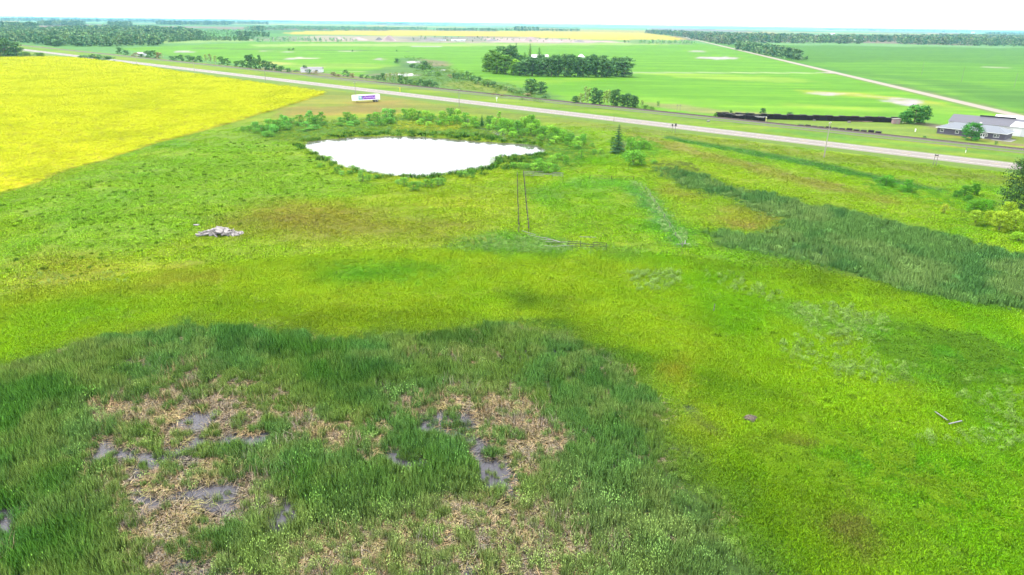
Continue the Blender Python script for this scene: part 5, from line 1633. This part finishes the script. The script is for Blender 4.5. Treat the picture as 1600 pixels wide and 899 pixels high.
simple_house(848, 108, 10, 8, 10.0, 3.4, -.3, M_WSIDE, M_ROOFW, 'white farmhouse roof showing between the spruces of the grove')
simple_house(836, 107, 7, 6, 10.5, 2.4, -.3, M_WSIDE, M_ROOFW, 'smaller white house peeping out left of the farmhouse in the grove', name='farm_cottage')
t = thing('grain_bin', 'round white grain bin rising behind the middle of the grove', 'grain bin', gp(907, 112), 0)
MB().tube([(0, 0, 0), (0, 0, 13)], [3.4, 3.4], 20).build('wall', M_ROOFW, t)
MB().tube([(0, 0, 13), (0, 0, 14.6), (0, 0, 15.6)], [3.6, 1.8, .3], 20).build('roof', M_ROOFW, t)
k = 0
for px, py, w, d, h, rh, wall, roof, lab in [
    (1562, 67.5, 18, 12, 7, 4, M_WSIDE, M_ROOFW, 'pale house among the trees of the right-hand treeline'),
    (1548, 62, 14, 10, 8, 3, M_WSIDE, M_ROOFG, 'small pale house just left of the pale one in the treeline'),
    (1300, 58.5, 16, 10, 14, 3, M_WSIDE, M_ROOFW, 'white shed roof above the middle of the treeline'),
    (1335, 65.5, 34, 9, 5, 2, M_WSIDE, M_ROOFW, 'long low pale shed in the treeline'),
    (1346, 65.5, 9, 8, 9, 3, M_WSIDE, M_ROOFG, 'pale granary beside the long low shed in the treeline'),
    (1520, 52.5, 30, 16, 12, 4, M_WSIDE, M_ROOFW, 'white barn on the skyline at the right'),
    (1440, 68.8, 10, 8, 6, 3, M_WSIDE, M_ROOFW, 'pale shed in the clearing of the treeline'),
    (716, 64.5, 32, 12, 3, 1, M_WSIDE, M_ROOFW, 'long low white shed beside the gravel pit'),
    (688, 63.8, 26, 10, 3, 1, M_WSIDE, M_ROOFG, 'low grey shed left of the long white one at the gravel pit'),
    (222, 88, 9, 5, 3, 1.4, M_WSIDE, M_ROOFG, 'small grey hut between the bushes behind the highway'),
    (488, 113, 18, 7, 3.2, 1.0, M_WSIDE, M_ROOFG, 'flat grey shed with a pale roof edge beside the railway bushes'),
    (1583, 63, 10, 8, 12, 3, M_WSIDE, M_ROOFW, 'white house at the far right of the treeline')]:
    simple_house(px, py, w, d, h, rh, -.15 + .1 * (k % 4), wall, roof, lab, 'building', 'farm_building')
    k += 1

# gravel heaps of the pit
M_HEAP = plain('pink_gravel', (0.27, 0.21, 0.20), .95, var=.2, scale=.2, bump=.4)
M_HEAPG = plain('grey_gravel', (0.16, 0.15, 0.15), .95, var=.25, scale=.2, bump=.4)


def heap(px, py, wpx, hpx, mat, label):
    p = np.array(gp(px, py))
    m = depth(p) / FPX
    R, hh = wpx * m / 2, hpx * m
    b = MB()
    v, f = [], []
    n = 22
    g = np.random.default_rng(int(px))
    ph = g.uniform(0, 6, 4)
    for j, (q, z) in enumerate([(1.08, 0), (.9, .12), (.62, .5), (.35, .84), (.14, 1.0)]):
        for i in range(n):
            a = 6.283 * i / n
            w = 1 + .12 * math.sin(2 * a + ph[0]) + .08 * math.sin(5 * a + ph[1] + j)
            v.append((R * q * w * math.cos(a), R * .6 * q * w * math.sin(a), hh * z * (1 + .06 * math.sin(3 * a + ph[2]))))
    for j in range(4):
        for i in range(n):
            f.append((j * n + i, j * n + (i + 1) % n, (j + 1) * n + (i + 1) % n, (j + 1) * n + i))
    f.append(tuple(4 * n + i for i in range(n)))
    b.add(v, f)
    o = b.build('gravel_heap', mat)
    o.location = p
    return tag(o, label, 'gravel heap', 'heaps of the gravel pit')


for q in [(608, 64.5, 24, 8, M_HEAP, 'tallest pink gravel heap of the pit'), (829, 64.5, 26, 6, M_HEAP, 'broad pink gravel heap behind the grove'), (560, 63, 30, 4, M_HEAP, 'low pale heap left of the tallest gravel heap'),
          (530, 62.5, 24, 3.5, M_HEAP, 'low pale heap at the left end of the gravel pit'), (592, 63, 12, 4, M_HEAPG, 'grey heap at the left foot of the tallest gravel heap'), (675, 64, 30, 4, M_HEAPG, 'grey heap by the sheds of the gravel pit'),
          (770, 64.5, 24, 3, M_HEAPG, 'low grey heap between the sheds and the broad pink heap'), (868, 65, 22, 3, M_HEAP, 'low pink heap right of the broad one'), (905, 65.5, 20, 2.5, M_HEAPG, 'last low heap at the right end of the pit')]:
    heap(*q)


# utility poles and signs
def pole(px, py, hpx, label, arm=True, mat=M_POLEWOOD, r=.17, group='utility poles along the highway', arms=1, name='utility_pole', rz=None):
    p = gp(px, py)
    h = hpx * depth(p) / FPX / math.cos(PITCH * .9)
    t = thing(name, label, 'pole', p, math.atan2(HW_D[1], HW_D[0]) + math.pi / 2 if rz is None else rz, group)
    MB().tube([(0, 0, -.3), (0, 0, h)], [r, r * .62], 8).build('post', mat, t)
    if arm:
        for i in range(arms):
            c = MB().box(0, 0, h - .35 - i * .9, 2.3, .12, .14).build('crossarm', mat, t)
            m = MB()
            for s in (-1.05, -.4, .4, 1.05):
                m.tube([(s, 0, h - .28 - i * .9), (s, 0, h - .08 - i * .9)], [.06, .04], 6)
            m.build('insulator', M_WHITE, c)
    return t


pole(1287.5, 246, 51, 'tall pale wooden utility pole with a crossarm between pasture and highway', r=.19)
pole(717.5, 167, 25, 'dark utility pole beside the highway above the pond', arm=True, mat=M_WOOD)
pole(555.5, 147.5, 17, 'thin utility pole just behind the trailer', arm=True, mat=M_WOOD)
pole(415, 127, 20, 'thin utility pole beside the highway above the tip of the canola', arm=True, mat=M_WOOD)
pole(305, 119, 22, 'pale utility pole between highway and canola', mat=M_POLEWOOD)
pole(215, 107, 20, 'pale utility pole near the far end of the canola', mat=M_POLEWOOD)
pole(959, 191.5, 11, 'short wooden post beside the highway above the lone spruce', arm=False, mat=M_WOOD, r=.12, name='roadside_post')
for px, py, hp, lab in [(1502, 128, 21, 'pale pole in the green field right of the gravel road, middle one of three'), (1584, 138, 22, 'pale pole in the green field, rightmost of three'), (1439.5, 118, 19, 'faint pale pole in the green field, leftmost of three')]:
    pole(px, py, hp, lab, mat=M_POLEGREY, r=.11, arm=False, group='poles in the right-hand field', rz=1.4)
pole(1410.5, 193, 13, 'white yard lamp post in front of the shed trees', arm=False, mat=M_WHITE, group=None, r=.1, name='lamp_post')
t = thing('track_signal', 'white H-shaped marker beside the railway in front of the bare strip', 'marker', gp(1060, 174), .3)
for s in (-.9, .9):
    MB().tube([(s, 0, 0), (s, 0, 3.6)], [.06, .06], 6).build('post', M_POLEGREY, t)
MB().box(0, 0, 2.9, 3.2, .08, .12).build('crossbar', M_POLEGREY, t)

M_SIGNB = plain('sign_back', (0.12, 0.10, 0.11), .5, metal=.4)


def road_sign(px, py, hpx, label, posts=1, plate=(.9, .9), mat=M_SIGNB, postmat=M_WOOD, group=None, rz=-.7):
    p = gp(px, py)
    h = hpx * depth(p) / FPX / math.cos(PITCH * .9)
    t = thing('road_sign', label, 'sign', p, rz, group)
    MB().box(0, 0, h / 2, .14, .14, h).build('post', postmat, t)
    MB().box(0, -.1, h - plate[1] / 2, plate[0], .04, plate[1]).build('sign_plate', mat, t)
    return t


road_sign(1050, 206, 11, 'left one of two dark-backed road signs at the highway edge', plate=(.8, .9), group='pair of road signs')
road_sign(1055, 206.5, 12.5, 'right one of two dark-backed road signs at the highway edge', plate=(.9, 1.2), group='pair of road signs')
t = thing('road_sign', 'two-post brown sign frame at the highway edge near the right', 'sign', gp(1460, 259), -.73)
for s in (-.42, .42):
    MB().box(s, 0, 1.9, .15, .15, 3.8).build('post', M_WOOD, t)
MB().box(0, -.1, 3.35, 1.1, .05, .35).build('sign_plate', M_SIGNB, t)
M_YEL = plain('yellow_marker', (.45, .45, .05), .5)
t = thing('pipeline_marker', 'yellow marker post between highway and railway', 'marker', gp(625, 144.5), 0)
MB().box(0, 0, 1.7, .55, .3, 3.4).build('post', M_YEL, t)
MB().box(0, -.2, 3.1, .95, .06, .5).build('sign_plate', M_YEL, t)
t = thing('roadside_marker', 'white marker post between highway and railway left of the grove pair', 'marker', gp(776, 158.5), 0)
MB().box(0, 0, .8, .2, .2, 1.6).build('post', M_WHITE, t)
MB().tube([(0, -.05, 1.9), (0, .05, 1.9)], [.5, .5], 16).build('sign_plate', M_WHITE, t)
t = thing('roadside_marker', 'white marker board between highway and railway below the bungalow', 'marker', gp(1508.5, 239), 0)
MB().box(0, 0, .9, .14, .14, 1.8).build('post', M_WHITE, t)
MB().box(0, -.08, 1.4, .35, .05, .9).build('sign_plate', M_DULLW, t)
t = thing('yard_marker', 'small white marker post on the lawn left of the bungalow', 'marker', gp(1430, 206), 0)
MB().box(0, 0, .55, .35, .3, 1.1).build('post', M_WHITE, t)
MB().box(0, 0, 1.15, .45, .4, .12).build('cap', M_WHITE, t)

# stacks of railway sleepers
M_TIE2 = plain('dark_sleepers', (0.022, 0.018, 0.017), .85, var=.6, scale=1.2)


def stack_mesh(seed, L, W_, Hh):
    """a bonded stack of sleepers, each 2.6 m by .23 by .18"""
    g = np.random.default_rng(seed)
    b = MB()
    k = int(Hh / .19)
    for j in range(k):
        z = .1 + j * .19
        n = int(L / .27) if j % 2 == 0 else 2
        for i in range(n):
            if j % 2 == 0:
                b.box(-L / 2 + (i + .5) * L / n, g.normal(0, .06), z, .22, W_ * g.uniform(.93, 1.06), .175, g.normal(0, .015))
            else:
                b.box(g.normal(0, .06), (-1 if i else 1) * W_ * .33, z, L, .23, .175, g.normal(0, .01))
    return b.mesh('sleeper_stack', M_TIE2)


SM = [stack_mesh(i, 2.9, 2.6, h) for i, h in enumerate((2.3, 2.6, 2.1, 2.5))]
SS = [stack_mesh(10 + i, 2.2, 2.6, h) for i, h in enumerate((1.1, .95, 1.25))]


def stack_row(pa, pb, meshes, step, label, group):
    a, b = np.array(gp(*pa)), np.array(gp(*pb))
    L = np.linalg.norm(b - a)
    n = max(1, int(L / step))
    rz = math.atan2(b[1] - a[1], b[0] - a[0])
    for i in range(n):
        p = a + (b - a) * (i + .5) / n
        o = link('sleeper_stack', meshes[(i * 5) % len(meshes)], loc=(p[0], p[1], 0))
        o.rotation_euler = (0, 0, rz + rng.normal(0, .03))
        tag(o, label(i + 1, n), 'sleeper stack', group)


stack_row((1199, 186), (1402, 191.5), SM, 3.0, lambda i, n: f'dark stack of sleepers, {ordinal(i)} from the left in the long straight row', 'long row of sleeper stacks')
stack_row((1118, 183), (1198, 186), SM, 3.0, lambda i, n: f'dark stack of sleepers, {ordinal(i)} from the left in the back row of the yard', 'back row of sleeper stacks')
stack_row((1122, 185), (1196, 189.5), SM, 3.0, lambda i, n: f'dark stack of sleepers, {ordinal(i)} from the left in the front row of the yard', 'front row of sleeper stacks')
stack_row((1246, 198), (1378, 209.5), SS, 2.7, lambda i, n: f'low stack of sleepers, {ordinal(i)} from the left in the short row beside the railway', 'low row of sleeper stacks')
M_PALE = plain('pale_tarp', (.16, .15, .13), .7)
t = thing('tarpaulin', 'pale tarpaulin lying on the front sleeper stacks', 'tarpaulin', gp(1154, 188, 2.75), -.5)
MB().box(0, 0, 0, 3.4, 1.4, .08).box(-.4, -.7, -.2, 2.2, .06, .35).build('sheet', M_PALE, t)
t = thing('tarpaulin', 'white tarpaulin strip on the right end of the front sleeper stacks', 'tarpaulin', gp(1186, 190, 2.3), -.5)
MB().box(0, 0, 0, 4.5, .9, .08).box(.4, -.4, -.2, 3.4, .06, .3).build('sheet', M_DULLW, t)
t = thing('yard_post', 'pale yellow post at the right end of the front sleeper stacks', 'post', gp(1196.5, 191), 0)
MB().box(0, 0, 1.2, .35, .35, 2.4).build('post', plain('yellow_post', (.45, .42, .16)), t)
MB().box(0, 0, 2.44, .5, .5, .1).build('cap', M_WHITE, t)
m = MB()
a, b = np.array(gp(1287, 188)), np.array(gp(1362, 190.5))
dv = b - a
for i in range(5):
    off = np.array([0, -i * .32, 0])
    m.tube([a + off + (0, 0, .18), a + dv * rng.uniform(.8, 1) + off + (0, 0, .18)], [.16, .16], 6)
tag(m.build('pipe_bundle', plain('rusty_pink_steel', (.30, .2, .17))), 'long bundle of rusty pinkish pipes lying in front of the long sleeper row', 'pipes')
M_PINK = plain('pink_boards', (.24, .16, .16))
t = thing('garden_shed', 'small pinkish shed at the right end of the sleeper row', 'shed', gp(1399, 193.5), -.1)
MB().box(0, 0, 1.1, 3.0, 2.4, 2.2).build('wall', M_PINK, t)
MB().box(0, 0, 2.28, 3.4, 2.8, .14, M=[[1, 0, 0], [0, 1, 0], [0.08, 0, 1]]).build('roof', M_PALE, t)
MB().box(.3, -1.23, .95, .9, .06, 1.8).build('door', M_WOOD, t)
for q, lab in (((1357, 187.6), 'white box beside the long sleeper row'), ((1272, 189), 'white scrap pile on the grass in front of the long sleeper row'), ((1326.5, 192), 'pale yellow tank lying on the grass of the yard')):
    t = thing('yard_scrap', lab, 'scrap', gp(*q), .2)
    if 'tank' in lab:
        MB().tube([(-.7, 0, .4), (.7, 0, .4)], [.33, .33], 12).build('tank', M_PALE, t)
        MB().box(0, 0, .1, 1.4, .8, .2).build('cradle', M_WOOD, t)
    else:
        w = .9 if 'box' in lab else .7
        MB().box(0, 0, w * .4, w * 1.4, w, w * .8).build('crate', M_PALE, t)
        MB().box(w * .8, .3, .25, w, w * .7, .3, .4).build('sheet', M_DULLW, t)

# culvert end and small things between the roads
o = MB().tube([(-.9, 0, .3), (.9, 0, .3)], [.32, .32], 12).build('culvert_pipe', M_DULLW)
o.location = gp(1106.5, 190.5)
o.rotation_euler = (0, 0, .6)
tag(o, 'pale pipe lying in the grass between highway and railway', 'pipe')

# ------------------------------------------------------------------ things in the pasture
rh = thing('rubble_heap', 'heap of broken pale concrete slabs on the pasture', 'rubble heap', gp(345, 366), 0)
g = np.random.default_rng(21)
slab = []
for i in range(6):
    b = MB()
    n = g.integers(5, 8)
    an = np.sort(g.uniform(0, 6.283, n))
    rr = g.uniform(.7, 1.1, n)
    v = [(rr[k] * math.cos(an[k]), rr[k] * .7 * math.sin(an[k]), zz) for zz in (-.09, .09) for k in range(n)]
    f = [tuple(range(n))[::-1], tuple(range(n, 2 * n))] + [(k, (k + 1) % n, n + (k + 1) % n, n + k) for k in range(n)]
    b.add(v, f)
    slab.append(b.mesh('slab', M_CONC))
for i in range(120):
    u = g.uniform(-1, 1)
    w = g.uniform(-1, 1)
    x, y = u * 4.2, w * 1.9 * (1 - .5 * abs(u)) + u * .3
    z = 1.15 * max(0, (1 - abs(u) ** 1.6)) * (1 - w * w * .8) * g.uniform(.4, 1.05) + .05
    o = link('slab', slab[i % 6], rh, loc=(x, y, z))
    s = g.uniform(.45, 1.05)
    o.scale = (s * g.uniform(.8, 1.5), s, 1)
    o.rotation_euler = (g.normal(0, .5), g.normal(0, .45), g.uniform(0, 6.28))
for i in range(9):
    u = g.uniform(-1, 1)
    p = np.array([u * 3.6, g.uniform(-1.2, 1.2), .5])
    d = np.array([g.uniform(-1, 1), g.uniform(-.5, .5), g.uniform(-.15, .3)])
    MB().tube([p - d * .8, p + d * 1.1], [.07, .06], 5).build('timber', M_WOOD, rh)
o = link('loose_slab', slab[2], loc=gp(308, 353, .1))
o.scale = (1.1, .6, 1.6)
tag(o, 'single pale concrete slab lying left of the rubble heap', 'slab')
for (a, b), lab in ((((1460, 647), (1480, 660)), 'white board lying in the grass, left one of two'), (((1481, 667), (1502, 661)), 'white board lying in the grass, right one of two')):
    a, b = np.array(gp(*a)), np.array(gp(*b))
    L = np.linalg.norm(b - a)
    o = MB().box(0, 0, .12, L, .16, .05).build('loose_board', M_GREY)
    o.location = (a + b) / 2 + (0, 0, .16)
    o.rotation_euler = (0, .04, math.atan2(b[1] - a[1], b[0] - a[0]))
    tag(o, lab, 'board')
m = MB()
v, f = [], []
for j, (q, z) in enumerate([(1, -.05), (.8, .22), (.45, .42), (.12, .5)]):
    for i in range(14):
        a = 6.283 * i / 14
        w = q * (1 + .2 * math.sin(3 * a + j) + .1 * math.sin(7 * a))
        v.append((.75 * w * math.cos(a), .6 * w * math.sin(a), z + .05 * math.sin(5 * a + j)))
for j in range(3):
    for i in range(14):
        f.append((j * 14 + i, j * 14 + (i + 1) % 14, (j + 1) * 14 + (i + 1) % 14, (j + 1) * 14 + i))
f.append(tuple(42 + i for i in range(14)))
o = m.add(v, f).build('earth_mound', plain('dry_earth', (.10, .08, .06), .95, scale=6, bump=.6))
o.location = gp(1173, 655)
tag(o, 'small brown earth mound beside the marsh edge', 'mound')
o = MB().tube([(0, 0, 0), (.05, .02, 1.2)], [.06, .05], 6).build('lone_post', M_WOOD)
o.location = gp(1115, 487)
tag(o, 'short dark post alone in the middle of the pasture', 'post')


def fence(pa, pb, spacing, h, rails, name, label, cat='fence', postmat=M_WOOD, r=.07, rail_r=.012, rail_mat=None, ph=None, wood_rails=False):
    a, b = np.array(gp(*pa)), np.array(gp(*pb))
    L = np.linalg.norm((b - a)[:2])
    n = max(2, int(L / spacing) + 1)
    t = thing(name, label, cat, tuple(a), math.atan2(b[1] - a[1], b[0] - a[0]))
    pm = MB().tube([(0, 0, -.2), (0, 0, h)], [r, r * .85], 6).mesh('post', postmat)
    xs = np.linspace(0, L, n)
    zs = []
    for i, x in enumerate(xs):
        q = a + (b - a) * x / L
        f = ground_fields(q[:1], q[1:2])
        z = float(ground_z(q[:1], q[1:2], f)[0]) - a[2]
        zs.append(z)
        o = link('post', pm, t, loc=(x, 0, z))
        o.rotation_euler = (rng.normal(0, .05), rng.normal(0, .05), 0)
        o.scale = (1, 1, rng.uniform(.92, 1.1))
    for k in range(rails):
        zr = h * (.25 + .68 * k / max(rails - 1, 1))
        if wood_rails:
            for i in range(n - 1):
                if rng.uniform() < .2:
                    continue
                MB().box((xs[i] + xs[i + 1]) / 2, .06, (zs[i] + zs[i + 1]) / 2 + zr + rng.normal(0, .04), xs[i + 1] - xs[i], .04, .09, M=[[1, 0, 0], [0, 1, 0], [rng.normal(0, .03), 0, 1]]).build('rail', rail_mat or M_WOOD, t)
        else:
            MB().tube([(x, .05, z + zr) for x, z in zip(xs, zs)], [rail_r] * n, 4).build('wire', rail_mat or M_STEEL, t)
    return t


M_DWOOD = plain('dark_old_wood', (.07, .06, .045), .9, var=.4, scale=6)
fence((808, 274), (810.5, 363), 3.0, 1.3, 5, 'wire_fence', 'left one of two dark wire fence lines running down the pasture', postmat=M_DWOOD, rail_r=.014, rail_mat=M_DWOOD)
fence((818, 274), (826, 362), 3.0, 1.3, 5, 'wire_fence', 'right one of two dark wire fence lines running down the pasture', postmat=M_DWOOD, rail_r=.018, rail_mat=M_DWOOD)
fence((818, 275), (879, 277), 2.3, 1.5, 4, 'rail_fence', 'weathered grey rail fence below the shrubs right of the pond', rail_mat=plain('grey_rails', (.26, .25, .23)), wood_rails=True)
fence((921, 279), (990, 280), 6.0, 1.1, 2, 'sagging_fence', 'sagging fence with one dark post right of the grey rail fence', postmat=M_DWOOD, rail_r=.02)
fence((887, 386), (947, 389), 2.1, 1.2, 3, 'corral_fence', 'standing remnant of a dark wooden corral fence in the pasture', rail_mat=M_DWOOD, postmat=M_DWOOD, wood_rails=True, r=.06)
fence((1009, 297), (1066, 386), 7.0, 1.0, 2, 'overgrown_fence', 'overgrown fence line hidden in silvery weeds', rail_r=.018)
# collapsed rails, every board can be picked up
brd = [MB().box(0, 0, 0, L, .16, .05).mesh('loose_rail', M_GREY) for L in (2.6, 3.4, 4.2)]
lab = ['bleached rail lying at the upper left end of the collapsed fence', 'bleached rail crossing the weeds left of the collapsed fence pile', 'long bleached rail on the upper edge of the collapsed fence pile', 'bleached rail slanting across the middle of the collapsed fence pile',
       'shorter bleached rail under the slanting one in the fence pile', 'flat bleached rail at the right end of the fence pile', 'bleached rail leading from the pile towards the corral fence', 'pale rail leaning on the top left of the corral fence', 'low rail half hidden in grass below the fence pile',
       'weathered rail lying right of the low half-hidden rail', 'two-metre rail end lying by the silvery fence line', 'rail piece at the lower end of the silvery fence line']
for i, (px, py, az, k) in enumerate([(826, 366, -.55, 1), (838, 372, -.5, 2), (852, 377, -.35, 1), (862, 377, -.75, 2), (866, 379, -.6, 1), (868, 381, .0, 2), (880, 381, .1, 1), (918, 379, .0, 1), (866, 388, .05, 2), (884, 387, .02, 1), (1066, 385, .1, 0), (1070, 382, 1.3, 0)]):
    o = link('loose_rail', brd[k], loc=gp(px, py, .45 if i != 7 else 1.25))
    o.rotation_euler = (0, rng.normal(0, .05), az)
    tag(o, lab[i], 'rail', 'rails of the collapsed fence')
for px, py, L in ((857, 384, .5),):
    pass

# bare grey branches of a dead shrub beside the pond and the spruce
def dead_shrub(px, py, h, label, seed):
    g = np.random.default_rng(seed)
    b = MB()
    for i in range(16):
        a = g.uniform(0, 6.28)
        l = g.uniform(.3, .7)
        p1 = np.array([math.cos(a) * l * h * .4, math.sin(a) * l * h * .4, h * g.uniform(.4, .6)])
        p2 = p1 * (1.6, 1.6, 1.7)
        b.tube([(0, 0, 0), p1, p2], [.05, .03, .012], 4)
        b.tube([p1, p1 + (g.normal(0, .5), g.normal(0, .5), h * .3)], [.025, .01], 4)
    t = thing('dead_shrub', label, 'shrub', gp(px, py))
    b.build('branch', plain('bare_branch', (.32, .29, .26)), t)


dead_shrub(731, 193, 2.6, 'leafless grey shrub among the willows behind the pond', 1)
dead_shrub(973, 237, 4.0, 'leafless grey stems against the right side of the lone spruce', 2)
dead_shrub(481, 199, 1.6, 'bare grey twigs in front of the far left willows', 3)

# open water glints behind the pond
for q in ([(760, 205), (775, 202), (793, 207), (790, 214), (778, 213), (768, 209)], [(784, 216), (800, 216.5), (812, 219), (800, 221), (786, 219)]):
    sheet('pond_inlet_water', PP(q), .12, bpy.data.materials['pond_water'])
for q in ([(618, 117), (628, 115.5), (645, 115.6), (648, 118), (636, 119.5), (622, 119)], [(635, 97), (648, 96.5), (652, 98.3), (640, 99)], [(688, 109), (696, 108.6), (698, 110.5), (690, 111)]):
    sheet('slough_water', PP(q), .10, bpy.data.materials['pond_water'])

# ------------------------------------------------------------------ the air
hz_m = bpy.data.materials.new('haze')
hz_m.use_nodes = True
nt = hz_m.node_tree
nt.nodes.clear()
out = nt.nodes.new('ShaderNodeOutputMaterial')
pv = nt.nodes.new('ShaderNodeVolumePrincipled')
pv.inputs['Color'].default_value = (0.32, 0.66, 1.0, 1)
pv.inputs['Density'].default_value = HAZE_DENSITY
pv.inputs['Anisotropy'].default_value = 0.0
nt.links.new(pv.outputs[0], out.inputs['Volume'])
o = MB().box(0, 0, 22, 96000, 96000, 46).build('haze', hz_m, kind='stuff')
o.display_type = 'WIRE'
